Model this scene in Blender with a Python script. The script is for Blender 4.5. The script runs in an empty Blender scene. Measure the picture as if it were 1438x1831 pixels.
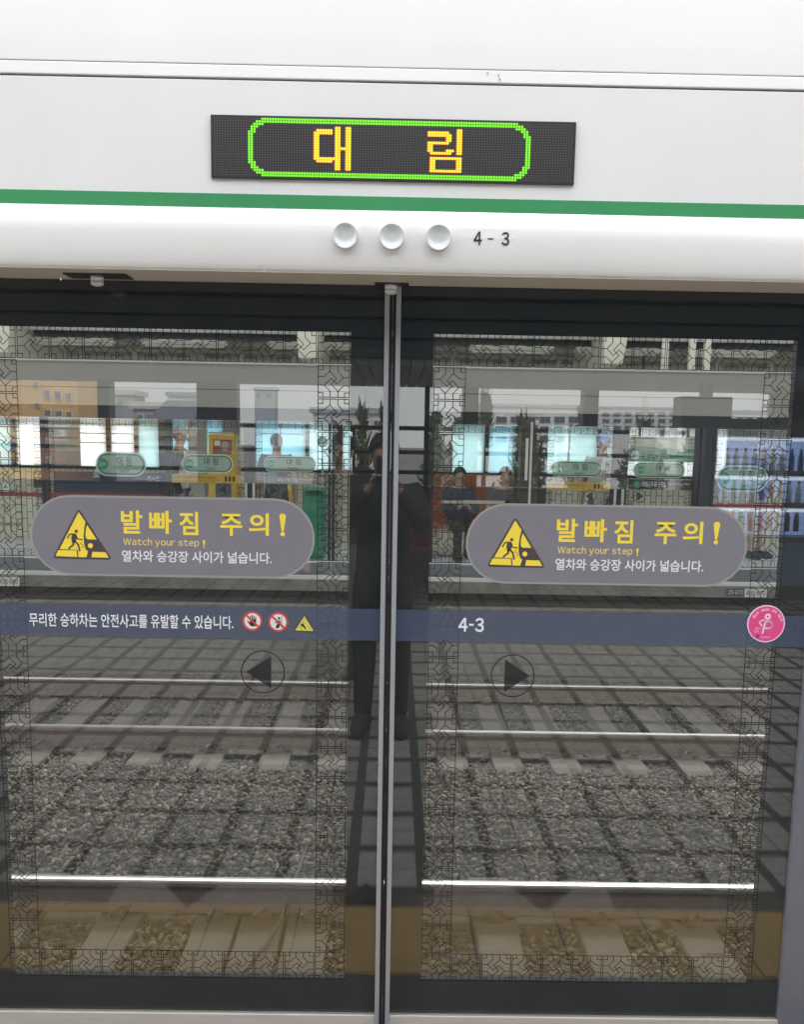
import bpy, bmesh, math, random
import numpy as np
from mathutils import Vector, Matrix
S = bpy.context.scene
COL = S.collection
R = math.radians
random.seed(7)
rng = np.random.default_rng(7)

# ------------------------------------------------------------------ camera, sky, sun, exposure
FPX, YC, PITCH, ROLL, YAW, DIST, EYE, CX = 1780.0, 1050.0, R(8.527), R(1.006), R(.593), 2.583, 1.6, .0085
def cam_axes():
    cp, sp, cy, sy = math.cos(PITCH), math.sin(PITCH), math.cos(YAW), math.sin(YAW)
    f = Vector((sy*cp, cy*cp, -sp)); r = Vector((cy, -sy, 0)); u = r.cross(f)
    c, s = math.cos(ROLL), math.sin(ROLL)
    return c*r+s*u, -s*r+c*u, f
RX, UX, FX = cam_axes()
cd = bpy.data.cameras.new('camera'); cam = bpy.data.objects.new('camera', cd); COL.objects.link(cam)
cam.matrix_world = Matrix(((RX.x, UX.x, -FX.x, CX), (RX.y, UX.y, -FX.y, -DIST), (RX.z, UX.z, -FX.z, EYE), (0, 0, 0, 1)))
cd.sensor_width = 36; cd.lens = FPX/1831*36; cd.shift_y = (YC-915.5)/1831
cd.clip_start = .02; cd.clip_end = 3000
S.camera = cam
def ray(px, py): return RX*((px-719)/FPX) - UX*((py-YC)/FPX) + FX
def at(px, py, Y):                       # point of a photograph pixel on the vertical plane at depth Y
    d = ray(px, py); t = (Y+DIST)/d.y; return CX+d.x*t, EYE+d.z*t
def atz(px, py, z):                      # the same on a level plane
    d = ray(px, py); t = (z-EYE)/d.z; return CX+d.x*t, d.y*t-DIST

EXPO = 1.75
SUN_EL, SUN_AZ = 48, 20                  # degrees; azimuth measured from +Y towards +X
w = bpy.data.worlds.new('World'); S.world = w; w.use_nodes = True
nt = w.node_tree; bg = nt.nodes['Background']
sky = nt.nodes.new('ShaderNodeTexSky'); sky.sky_type = 'NISHITA'; sky.sun_disc = False
sky.sun_elevation = R(SUN_EL); sky.sun_rotation = R(SUN_AZ); sky.dust_density = 6; sky.air_density = 1.0; sky.ozone_density = .6
hsv = nt.nodes.new('ShaderNodeHueSaturation'); hsv.inputs['Saturation'].default_value = .45; nt.links.new(sky.outputs[0], hsv.inputs['Color'])
veil = nt.nodes.new('ShaderNodeMix'); veil.data_type = 'RGBA'; veil.inputs[0].default_value = .72; veil.inputs[7].default_value = (8.6, 8.7, 8.9, 1)   # even cloud cover
nt.links.new(hsv.outputs[0], veil.inputs[6]); nt.links.new(veil.outputs[2], bg.inputs[0]); bg.inputs[1].default_value = .13
sl = bpy.data.lights.new('sun', 'SUN'); sl.energy = 1.0; sl.angle = R(22); sl.color = (1, .97, .92)
so = bpy.data.objects.new('sun', sl); COL.objects.link(so)
sd = Vector((math.sin(R(SUN_AZ))*math.cos(R(SUN_EL)), math.cos(R(SUN_AZ))*math.cos(R(SUN_EL)), math.sin(R(SUN_EL))))
so.rotation_euler = sd.to_track_quat('Z', 'Y').to_euler(); so.location = (0, 20, 40)
S.view_settings.view_transform = 'Standard'; S.view_settings.look = 'None'
S.view_settings.gamma = 1; S.view_settings.exposure = EXPO
S.render.engine = 'CYCLES'
S.cycles.transparent_max_bounces = 40; S.cycles.max_bounces = 10; S.cycles.use_denoising = True
S.cycles.sample_clamp_indirect = 6
def lit(v): return v/2**EXPO             # emission strength for a wanted displayed brightness

# ------------------------------------------------------------------ materials
MATS = {}
def mat(name, col, rough=.6, metal=0, var=0, vscale=8, col2=None, bump=0, bscale=40, spec=.5, alpha=1, emit=None, stretch=None, coat=0):
    if name in MATS: return MATS[name]
    m = bpy.data.materials.new(name); m.use_nodes = True; MATS[name] = m
    n = m.node_tree.nodes; l = m.node_tree.links; b = n['Principled BSDF']
    b.inputs['Base Color'].default_value = (*col, 1); b.inputs['Roughness'].default_value = rough
    b.inputs['Metallic'].default_value = metal; b.inputs['Specular IOR Level'].default_value = spec
    b.inputs['Alpha'].default_value = alpha; b.inputs['Coat Weight'].default_value = coat
    if emit: b.inputs['Emission Color'].default_value = (*emit[0], 1); b.inputs['Emission Strength'].default_value = emit[1]
    if var or bump:
        tc = n.new('ShaderNodeTexCoord'); mp = n.new('ShaderNodeMapping'); l.new(tc.outputs['Object'], mp.inputs[0])
        if stretch: mp.inputs['Scale'].default_value = stretch
    if var:
        t = n.new('ShaderNodeTexNoise'); t.inputs['Scale'].default_value = vscale; t.inputs['Detail'].default_value = 6
        t.inputs['Roughness'].default_value = .65
        l.new(mp.outputs[0], t.inputs['Vector'])
        rp = n.new('ShaderNodeValToRGB'); rp.color_ramp.elements[0].position = .32; rp.color_ramp.elements[1].position = .68
        c2 = col2 or tuple(max(0, c*(1-var)) for c in col)
        rp.color_ramp.elements[0].color = (*c2, 1); rp.color_ramp.elements[1].color = (*col, 1)
        l.new(t.outputs['Fac'], rp.inputs[0]); l.new(rp.outputs[0], b.inputs['Base Color'])
    if bump:
        t2 = n.new('ShaderNodeTexNoise'); t2.inputs['Scale'].default_value = bscale; t2.inputs['Detail'].default_value = 4
        l.new(mp.outputs[0], t2.inputs['Vector'])
        bn = n.new('ShaderNodeBump'); bn.inputs['Strength'].default_value = bump; bn.inputs['Distance'].default_value = .01
        l.new(t2.outputs['Fac'], bn.inputs['Height']); l.new(bn.outputs[0], b.inputs['Normal'])
    return m

def glass(name, tint, ior=1.6, dust=0):          # thin clear pane: Fresnel mirror over tinted see-through
    m = bpy.data.materials.new(name); m.use_nodes = True; n = m.node_tree.nodes; l = m.node_tree.links; n.clear()
    o = n.new('ShaderNodeOutputMaterial'); mx = n.new('ShaderNodeMixShader'); tr = n.new('ShaderNodeBsdfTransparent'); gl = n.new('ShaderNodeBsdfGlossy')
    fr = n.new('ShaderNodeFresnel'); ge = n.new('ShaderNodeNewGeometry'); mi = n.new('ShaderNodeMix')
    mi.inputs[2].default_value = ior; mi.inputs[3].default_value = 1/ior
    l.new(ge.outputs['Backfacing'], mi.inputs[0]); l.new(mi.outputs[0], fr.inputs['IOR'])
    tr.inputs[0].default_value = (*tint, 1); gl.inputs['Roughness'].default_value = 0; gl.inputs[0].default_value = (1, 1, 1, 1)
    l.new(fr.outputs[0], mx.inputs[0]); l.new(tr.outputs[0], mx.inputs[1]); l.new(gl.outputs[0], mx.inputs[2]); l.new(mx.outputs[0], o.inputs[0])
    if dust:                             # a thin uneven veil of dust and wiping streaks
        tc = n.new('ShaderNodeTexCoord'); mp = n.new('ShaderNodeMapping'); mp.inputs['Scale'].default_value = (5, 1, 1.2); l.new(tc.outputs['Object'], mp.inputs[0])
        nz = n.new('ShaderNodeTexNoise'); nz.inputs['Scale'].default_value = 2.2; nz.inputs['Detail'].default_value = 8; nz.inputs['Distortion'].default_value = .8; l.new(mp.outputs[0], nz.inputs[0])
        rg = n.new('ShaderNodeMapRange'); rg.inputs[1].default_value = .35; rg.inputs[2].default_value = .72; rg.inputs[3].default_value = dust*.45; rg.inputs[4].default_value = dust*1.6; l.new(nz.outputs['Fac'], rg.inputs[0])
        m2 = n.new('ShaderNodeMixShader'); df = n.new('ShaderNodeBsdfDiffuse'); df.inputs[0].default_value = (.62, .60, .56, 1)
        l.new(rg.outputs[0], m2.inputs[0]); l.new(mx.outputs[0], m2.inputs[1]); l.new(df.outputs[0], m2.inputs[2]); l.new(m2.outputs[0], o.inputs[0])
    MATS[name] = m; return m

def film(name, col, opac):               # translucent printed film
    m = bpy.data.materials.new(name); m.use_nodes = True; n = m.node_tree.nodes; l = m.node_tree.links; n.clear()
    o = n.new('ShaderNodeOutputMaterial'); mx = n.new('ShaderNodeMixShader'); tr = n.new('ShaderNodeBsdfTransparent'); df = n.new('ShaderNodeBsdfDiffuse')
    df.inputs[0].default_value = (*col, 1); mx.inputs[0].default_value = opac
    l.new(tr.outputs[0], mx.inputs[1]); l.new(df.outputs[0], mx.inputs[2]); l.new(mx.outputs[0], o.inputs[0])
    MATS[name] = m; return m

def frosted(name, col, t=.7):            # frosted window glass: lets daylight through, hides what is behind
    m = bpy.data.materials.new(name); m.use_nodes = True; n = m.node_tree.nodes; l = m.node_tree.links; n.clear()
    o = n.new('ShaderNodeOutputMaterial'); mx = n.new('ShaderNodeMixShader'); tl = n.new('ShaderNodeBsdfTranslucent'); df = n.new('ShaderNodeBsdfDiffuse')
    tc = n.new('ShaderNodeTexCoord'); nz = n.new('ShaderNodeTexNoise'); nz.inputs['Scale'].default_value = 1.3; nz.inputs['Detail'].default_value = 5
    rp = n.new('ShaderNodeValToRGB'); rp.color_ramp.elements[0].position = .35; rp.color_ramp.elements[1].position = .65
    rp.color_ramp.elements[0].color = (*[c*.86 for c in col], 1); rp.color_ramp.elements[1].color = (*col, 1)
    l.new(tc.outputs['Object'], nz.inputs[0]); l.new(nz.outputs['Fac'], rp.inputs[0]); l.new(rp.outputs[0], tl.inputs[0])
    df.inputs[0].default_value = (*col, 1); mx.inputs[0].default_value = 1-t
    l.new(tl.outputs[0], mx.inputs[1]); l.new(df.outputs[0], mx.inputs[2]); l.new(mx.outputs[0], o.inputs[0])
    MATS[name] = m; return m

def math_node(n, l, op, a, b=None):
    x = n.new('ShaderNodeMath'); x.operation = op
    for i, v in enumerate((a, b)):
        if v is None: continue
        if isinstance(v, (int, float)): x.inputs[i].default_value = v
        else: l.new(v, x.inputs[i])
    return x.outputs[0]

def brick_mat(name, c1, c2, mortar, bw, bh, axis='vertical', msize=.006, rough=.7):
    m = bpy.data.materials.new(name); m.use_nodes = True; n = m.node_tree.nodes; l = m.node_tree.links; b = n['Principled BSDF']
    tc = n.new('ShaderNodeTexCoord'); sp = n.new('ShaderNodeSeparateXYZ'); cb = n.new('ShaderNodeCombineXYZ')
    l.new(tc.outputs['Object'], sp.inputs[0])
    if axis == 'vertical': l.new(sp.outputs[2], cb.inputs[0]); l.new(sp.outputs[0], cb.inputs[1])
    elif axis == 'floor': l.new(sp.outputs[0], cb.inputs[0]); l.new(sp.outputs[1], cb.inputs[1])
    else: l.new(sp.outputs[0], cb.inputs[0]); l.new(sp.outputs[2], cb.inputs[1])
    br = n.new('ShaderNodeTexBrick'); br.inputs['Scale'].default_value = 1; br.inputs['Brick Width'].default_value = bw; br.inputs['Row Height'].default_value = bh
    br.inputs['Mortar Size'].default_value = msize; br.inputs['Mortar Smooth'].default_value = .1; br.inputs['Bias'].default_value = 0
    br.inputs['Color1'].default_value = (*c1, 1); br.inputs['Color2'].default_value = (*c2, 1); br.inputs['Mortar'].default_value = (*mortar, 1)
    l.new(cb.outputs[0], br.inputs['Vector']); l.new(br.outputs['Color'], b.inputs['Base Color']); b.inputs['Roughness'].default_value = rough
    bp = n.new('ShaderNodeBump'); bp.inputs['Strength'].default_value = .4; bp.inputs['Distance'].default_value = .004; bp.invert = True
    l.new(br.outputs['Fac'], bp.inputs['Height']); l.new(bp.outputs[0], b.inputs['Normal'])
    MATS[name] = m; return m

def paving_mat(name):                    # pale square pavers in blocks of two by two between dark bands
    m = bpy.data.materials.new(name); m.use_nodes = True; n = m.node_tree.nodes; l = m.node_tree.links; b = n['Principled BSDF']
    tc = n.new('ShaderNodeTexCoord'); sp = n.new('ShaderNodeSeparateXYZ'); l.new(tc.outputs['Object'], sp.inputs[0])
    def lines(out, period, lo, off):
        v = math_node(n, l, 'FRACT', math_node(n, l, 'DIVIDE', math_node(n, l, 'ADD', out, 100+off), period))
        return math_node(n, l, 'LESS_THAN', v, lo)
    bx_, by_ = lines(sp.outputs[0], .27, .17, .05), lines(sp.outputs[1], .38, .18, .11)
    def thin(out, period, off, wd):
        v = math_node(n, l, 'FRACT', math_node(n, l, 'DIVIDE', math_node(n, l, 'ADD', out, 100+off), period))
        return math_node(n, l, 'LESS_THAN', v, wd/period)
    tx, ty = thin(sp.outputs[0], .27, -.108, .006), thin(sp.outputs[1], .38, -.114, .006)
    band = math_node(n, l, 'MAXIMUM', bx_, by_); joint = math_node(n, l, 'MAXIMUM', tx, ty)
    nz = n.new('ShaderNodeTexNoise'); nz.inputs['Scale'].default_value = 14; nz.inputs['Detail'].default_value = 8; l.new(tc.outputs['Object'], nz.inputs[0])
    def ramp(a, c):
        r_ = n.new('ShaderNodeValToRGB'); r_.color_ramp.elements[0].position = .3; r_.color_ramp.elements[1].position = .7
        r_.color_ramp.elements[0].color = (*a, 1); r_.color_ramp.elements[1].color = (*c, 1); l.new(nz.outputs['Fac'], r_.inputs[0]); return r_.outputs[0]
    pale, dark = ramp((.33, .32, .30), (.44, .43, .40)), ramp((.055, .055, .056), (.085, .085, .084))
    m1 = n.new('ShaderNodeMix'); m1.data_type = 'RGBA'; l.new(band, m1.inputs[0]); l.new(pale, m1.inputs[6]); l.new(dark, m1.inputs[7])
    m2 = n.new('ShaderNodeMix'); m2.data_type = 'RGBA'; l.new(joint, m2.inputs[0]); l.new(m1.outputs[2], m2.inputs[6]); m2.inputs[7].default_value = (.05, .05, .05, 1)
    l.new(m2.outputs[2], b.inputs['Base Color']); b.inputs['Roughness'].default_value = .75
    MATS[name] = m; return m

M = MATS
glass('door_glass', (.90, .92, .91), 1.72, .011); glass('far_glass', (.93, .95, .95), 1.5); glass('cabinet_glass', (.96, .97, .97), 1.45)
film('blue_film', (.115, .142, .225), .42); film('green_pill', (.46, .62, .52), .85); film('green_rim', (.10, .30, .17), .9)
film('grey_film', (.30, .28, .31), .6); film('black_film', (.02, .02, .024), .82)
frosted('cyan_pane', (.50, .72, .80), .9); frosted('white_pane', (.96, .97, .98), .92); frosted('pale_pane', (.66, .80, .82), .9)
brick_mat('beige_brick', (.70, .66, .52), (.62, .58, .46), (.13, .12, .10), .20, .085)
brick_mat('far_tile', (.80, .79, .75), (.74, .73, .70), (.25, .25, .24), .3, .3, 'floor')
brick_mat('brown_brick', (.36, .17, .09), (.30, .14, .08), (.3, .25, .2), .25, .08, 'wall')
paving_mat('paving')
mat('white_paint', (.80, .795, .775), .32, var=.05, vscale=2.5, bump=.04, bscale=3, coat=.2)
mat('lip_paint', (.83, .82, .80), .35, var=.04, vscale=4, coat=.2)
mat('under_bounce', (.62, .57, .50), .5, var=.08, vscale=5)  # white underside toned beige for light bounced off the floor
mat('seam_dark', (.03, .03, .035), .6)
mat('line_green', (.05, .30, .115), .4, var=.10, vscale=5)
mat('led_black', (.036, .035, .037), .35)
mat('led_unlit', (.10, .095, .10), .4)
mat('led_green', (.05, .3, .02), .5, emit=((.24, .92, .012), lit(.9)))
mat('glow_red', (.5, .1, .02), .5, emit=((1, .17, .008), lit(1.0)))  # glow around the amber dots, laid beneath them as larger red discs
mat('led_amber', (.5, .3, .02), .5, emit=((1, .56, .015), lit(1.2)))
mat('lamp_lens', (.74, .77, .77), .12, var=.05, vscale=20, coat=.6)
mat('lamp_ring', (.66, .67, .67), .35, metal=.15)
mat('ink', (.035, .03, .035), .5)
mat('label_white', (.82, .815, .80), .4)
mat('frit', (.012, .014, .018), .5, var=.3, vscale=30)
mat('door_alu', (.40, .42, .45), .45, metal=.25, var=.06, vscale=6, stretch=(30, 30, .6))
mat('rubber', (.025, .024, .024), .7)
mat('steel_sill', (.66, .60, .54), .42, metal=0, var=.14, vscale=5, stretch=(1, 1, 12), bump=.1, bscale=200)
mat('jamb_paint', (.17, .176, .205), .45, var=.08, vscale=14, bump=.05, bscale=300)
mat('lattice_ink', (.02, .018, .016), .6, alpha=.86)
mat('pill_grey', (.232, .222, .252), .5, var=.07, vscale=14)
mat('pill_rim', (.34, .34, .32), .45)
mat('yellow_ink', (.98, .76, .07), .5)
mat('pale_yellow_ink', (.88, .68, .22), .5)
mat('white_ink', (.86, .86, .90), .5)
mat('sign_dark', (.075, .06, .065), .5)
mat('red_ink', (.62, .07, .07), .5)
mat('lemon', (.75, .70, .14), .5)
mat('pink', (.80, .07, .26), .45)
mat('pale_pink', (.95, .76, .83), .45)
mat('violet', (.20, .04, .38), .5)
mat('arrow_ink', (.014, .014, .018), .5, alpha=.85)
mat('sleeper_concrete', (.135, .118, .10), .9, var=.28, vscale=9, bump=.4, bscale=60)
mat('rail_rust', (.16, .11, .085), .7, var=.3, vscale=20, bump=.2, bscale=80)
mat('rail_head', (.80, .80, .80), .30, metal=1, var=.12, vscale=3, stretch=(.3, 30, 1))
mat('clip_steel', (.20, .17, .14), .55, metal=.5, var=.3, vscale=30)
mat('bed_earth', (.09, .08, .07), .95, var=.4, vscale=18, bump=.8, bscale=50)
mat('edge_concrete', (.30, .28, .25), .9, var=.45, vscale=3.2, bump=.5, bscale=25)
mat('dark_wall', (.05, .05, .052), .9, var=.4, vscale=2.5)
mat('base_concrete', (.22, .21, .19), .9, var=.3, vscale=4, bump=.4, bscale=30)
mat('far_alu', (.20, .215, .235), .45, metal=.2, var=.08, vscale=4)
mat('far_frame', (.025, .03, .042), .4)
mat('header_grey', (.46, .45, .41), .6, var=.10, vscale=1.6)
mat('brown_post', (.07, .05, .042), .45, var=.3, vscale=3, stretch=(6, 6, .4))
mat('orange_banner', (.62, .40, .06), .5)
mat('light_sill', (.75, .76, .74), .4)
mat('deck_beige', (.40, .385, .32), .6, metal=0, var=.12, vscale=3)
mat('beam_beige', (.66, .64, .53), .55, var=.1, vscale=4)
mat('pipe_grey', (.66, .67, .65), .5)
mat('trough_dark', (.06, .06, .06), .6)
mat('tube_white', (.86, .85, .76), .5)
mat('station_green', (.05, .32, .16), .45)
mat('kiosk_yellow', (.78, .47, .06), .5, var=.08, vscale=4)
mat('bench_wood', (.34, .11, .045), .55, var=.25, vscale=6, stretch=(1, 1, 12))
mat('bin_green', (.03, .26, .15), .45, var=.15, vscale=5)
mat('red_stripe', (.30, .04, .05), .5)
mat('yellow_tactile', (.58, .385, .14), .7, var=.12, vscale=9)
mat('floor_dark', (.10, .10, .103), .8, var=.25, vscale=40)
mat('floor_ink', (.018, .018, .02), .8)
mat('roof_dark', (.048, .066, .095), .6)
mat('panel_grey', (.42, .43, .46), .6, var=.05, vscale=2)
mat('post_dark', (.03, .032, .036), .5)
mat('wall_grey', (.20, .20, .21), .8, var=.2, vscale=2)
mat('machine_body', (.10, .11, .13), .4)
mat('machine_panel', (.20, .30, .42), .4)
mat('machine_light', (.7, .8, .95), .5, emit=((.34, .50, 1), lit(1.9)))
mat('tube_lit', (.8, .85, .95), .5, emit=((.80, .90, 1), lit(4.5)))
mat('poster_light', (.7, .8, .95), .5, emit=((.75, .88, 1), lit(4.0)))
mat('poster_blue', (.08, .2, .6), .5, emit=((.10, .26, .85), lit(3.0)))
mat('orange_render', (.72, .45, .19), .85, var=.06, vscale=.4)
mat('grey_render', (.40, .44, .50), .85, var=.08, vscale=.4)
mat('pale_render', (.62, .62, .62), .85, var=.08, vscale=.3)
mat('slate_roof', (.12, .14, .17), .6)
mat('window_dark', (.10, .12, .14), .2)
mat('window_white', (.75, .76, .78), .5)
mat('bark', (.10, .075, .055), .9, var=.3, vscale=12, bump=.5, bscale=30)
mat('leaf_green', (.16, .23, .11), .7, var=.45, vscale=2.5)
mat('ground_earth', (.20, .20, .19), .95, var=.3, vscale=.2)
mat('skin', (.44, .28, .205), .55)
for nm, c in dict(cloth_black=(.02, .02, .024), cloth_navy=(.04, .055, .09), cloth_cream=(.62, .57, .46), cloth_white=(.72, .70, .64), cloth_denim=(.10, .15, .25), cloth_beige=(.42, .36, .27),
                  cloth_grey=(.11, .11, .12), cap_blue=(.05, .12, .50), cap_grey=(.30, .31, .33), hair_dark=(.025, .02, .018), shoe=(.03, .03, .03), phone=(.03, .03, .035)).items():
    mat(nm, c, .85, var=.2, vscale=12, bump=.3, bscale=25)

# ------------------------------------------------------------------ mesh helpers
class MB:
    def __init__(s): s.v = []; s.f = []; s.smooth = False
    def add(s, vs, fs):
        o = len(s.v); s.v += [tuple(p) for p in vs]; s.f += [tuple(i+o for i in f) for f in fs]; return s
    def box(s, x0, x1, y0, y1, z0, z1):
        s.add([(x0, y0, z0), (x1, y0, z0), (x1, y1, z0), (x0, y1, z0), (x0, y0, z1), (x1, y0, z1), (x1, y1, z1), (x0, y1, z1)],
              [(0, 3, 2, 1), (4, 5, 6, 7), (0, 1, 5, 4), (1, 2, 6, 5), (2, 3, 7, 6), (3, 0, 4, 7)]); return s
    def poly(s, pts, y0, y1=None):       # outline in (x, z); flat when y1 is None, else a prism along Y
        n = len(pts)
        a = sum(pts[i][0]*pts[(i+1) % n][1]-pts[(i+1) % n][0]*pts[i][1] for i in range(n))
        if a < 0: pts = pts[::-1]
        if y1 is None: s.add([(x, y0, z) for x, z in pts], [tuple(range(n))]); return s
        s.add([(x, y0, z) for x, z in pts]+[(x, y1, z) for x, z in pts],
              [tuple(range(n)), tuple(range(2*n-1, n-1, -1))]+[(i, i+n, (i+1) % n+n, (i+1) % n) for i in range(n)]); return s
    def profile(s, pts, x0, x1, close=True):   # outline in (y, z) swept along X
        n = len(pts); s.add([(x0, y, z) for y, z in pts]+[(x1, y, z) for y, z in pts],
              [(i, (i+1) % n, (i+1) % n+n, i+n) for i in range(n if close else n-1)]+([tuple(range(n-1, -1, -1)), tuple(range(n, 2*n))] if close else [])); return s
    def line(s, p, q, wd, y):            # flat stroke on a plane facing the platform
        dx, dz = q[0]-p[0], q[1]-p[1]; L = math.hypot(dx, dz) or 1; nx, nz = -dz/L*wd/2, dx/L*wd/2; ex, ez = dx/L*wd*.3, dz/L*wd*.3
        s.poly([(p[0]+nx-ex, p[1]+nz-ez), (p[0]-nx-ex, p[1]-nz-ez), (q[0]-nx+ex, q[1]-nz+ez), (q[0]+nx+ex, q[1]+nz+ez)], y); return s
    def stroke(s, pts, wd, y):
        for a, b in zip(pts, pts[1:]): s.line(a, b, wd, y)
        return s
    def disc(s, cx, cz, r, y, n=28, y1=None, rz=None):
        s.poly([(cx+r*math.cos(2*math.pi*i/n), cz+(rz or r)*math.sin(2*math.pi*i/n)) for i in range(n)], y, y1); return s
    def ring(s, cx, cz, r0, r1, y, n=36):
        p = []
        for i in range(n):
            a = 2*math.pi*i/n; p += [(cx+r0*math.cos(a), y, cz+r0*math.sin(a)), (cx+r1*math.cos(a), y, cz+r1*math.sin(a))]
        s.add(p, [(2*i, 2*i+1, (2*i+3) % (2*n), (2*i+2) % (2*n)) for i in range(n)]); return s
    def tube(s, pts, rad, n=8):
        pts = [Vector(p) for p in pts]; rings = []
        if not isinstance(rad, (list, tuple)): rad = [rad]*len(pts)
        for i, p in enumerate(pts):
            d = (pts[min(i+1, len(pts)-1)]-pts[max(i-1, 0)]).normalized()
            a = d.orthogonal().normalized() if i == 0 else (rings[-1][1]-d*rings[-1][1].dot(d)).normalized()
            rings.append((p, a, d))
        vs = []
        for (p, a, d), r_ in zip(rings, rad):
            b = d.cross(a); vs += [p+(a*math.cos(2*math.pi*k/n)+b*math.sin(2*math.pi*k/n))*r_ for k in range(n)]
        fs = [(i*n+k, i*n+(k+1) % n, (i+1)*n+(k+1) % n, (i+1)*n+k) for i in range(len(pts)-1) for k in range(n)]
        fs += [tuple(range(n-1, -1, -1)), tuple((len(pts)-1)*n+k for k in range(n))]
        s.add(vs, fs); return s
    def lathe(s, prof, cx, cy, n=14):    # (radius, z) about a vertical axis
        vs = [(cx+r_*math.cos(2*math.pi*k/n), cy+r_*math.sin(2*math.pi*k/n), z) for r_, z in prof for k in range(n)]
        m_ = len(prof)
        s.add(vs, [(i*n+k, i*n+(k+1) % n, (i+1)*n+(k+1) % n, (i+1)*n+k) for i in range(m_-1) for k in range(n)]+[tuple(range(n-1, -1, -1)), tuple((m_-1)*n+k for k in range(n))]); return s
    def ball(s, c, rx, ry, rz, n=12, m_=8):
        vs = [(c[0], c[1], c[2]+rz)]
        for i in range(1, m_):
            t = math.pi*i/m_
            vs += [(c[0]+rx*math.sin(t)*math.cos(2*math.pi*k/n), c[1]+ry*math.sin(t)*math.sin(2*math.pi*k/n), c[2]+rz*math.cos(t)) for k in range(n)]
        vs.append((c[0], c[1], c[2]-rz)); L = len(vs)-1
        fs = [(0, 1+k, 1+(k+1) % n) for k in range(n)]+[(1+i*n+k, 1+(i+1)*n+k, 1+(i+1)*n+(k+1) % n, 1+i*n+(k+1) % n) for i in range(m_-2) for k in range(n)]
        fs += [(1+(m_-2)*n+k, L, 1+(m_-2)*n+(k+1) % n) for k in range(n)]
        s.add(vs, fs); return s
    def build(s, name, m, parent=None, smooth=False, bevel=0):
        me = bpy.data.meshes.new(name); me.from_pydata(s.v, [], s.f)
        if smooth: me.polygons.foreach_set('use_smooth', [True]*len(me.polygons))
        return link(name, me, m, parent, bevel)
def link(name, me, m, parent=None, bevel=0):
    if m is not None:
        me.materials.clear(); me.materials.append(M[m] if isinstance(m, str) else m)
    me.update(); o = bpy.data.objects.new(name, me); COL.objects.link(o)
    if parent is not None:
        o.parent = parent; o.location = -WORLD[parent.name] if parent.name in WORLD else Vector((0, 0, 0))
        WORLD[o.name] = Vector((0, 0, 0))
    if bevel:
        b = o.modifiers.new('bevel', 'BEVEL'); b.width = bevel; b.segments = 2; b.limit_method = 'ANGLE'; b.angle_limit = R(50)
    return o
WORLD = {}
def tag(o, label=None, cat=None, group=None, kind=None):
    if label: o['label'] = label
    if cat: o['category'] = cat
    if group: o['group'] = group
    if kind: o['kind'] = kind
    return o
def thing(name, label, cat, loc=(0, 0, 0), group=None):
    o = bpy.data.objects.new(name, None); COL.objects.link(o); o.empty_display_size = .1; o.location = loc; WORLD[o.name] = Vector(loc)
    return tag(o, label, cat, group)
def struct(name, mb, m, smooth=False): return tag(mb.build(name, m, smooth=smooth), kind='structure')
def solo(name, mb, m, label, cat, group=None, bevel=0, smooth=False): return tag(mb.build(name, m, bevel=bevel, smooth=smooth), label, cat, group)
def copy_thing(root, loc, label=None, group=None):
    def rec(o, parent):
        c = o.copy(); COL.objects.link(c)
        if parent is not None: c.parent = parent
        for ch in [x for x in bpy.data.objects if x.parent is o]: rec(ch, c)
        return c
    r_ = rec(root, None); r_.location = loc
    if label: r_['label'] = label
    if group: r_['group'] = group
    return r_

TEXTS = {}
def text(name, body, m, parent, x0, x1, z0, z1, y, bold=.0, space=1.0, back=False):
    key = (body, bold, space)
    if key not in TEXTS:
        c = bpy.data.curves.new('lettering', 'FONT'); c.body = body; c.offset = bold; c.space_character = space; c.resolution_u = 3
        o = bpy.data.objects.new('lettering', c); COL.objects.link(o)
        me = bpy.data.meshes.new_from_object(o.evaluated_get(bpy.context.evaluated_depsgraph_get()))
        a = np.empty(len(me.vertices)*3); me.vertices.foreach_get('co', a); a = a.reshape(-1, 3)
        fs = [tuple(p.vertices) for p in me.polygons]
        bpy.data.objects.remove(o); bpy.data.curves.remove(c); bpy.data.meshes.remove(me)
        TEXTS[key] = (a, fs)
    a, fs = TEXTS[key]
    lo, hi = a.min(0), a.max(0)
    u = (a[:, 0]-lo[0])/(hi[0]-lo[0]); v = (a[:, 1]-lo[1])/(hi[1]-lo[1])
    mb = MB(); mb.v = [(x0+(x1-x0)*p, y, z0+(z1-z0)*q) for p, q in zip(u, v)]; mb.f = fs
    return mb.build(name, m, parent)

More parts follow.
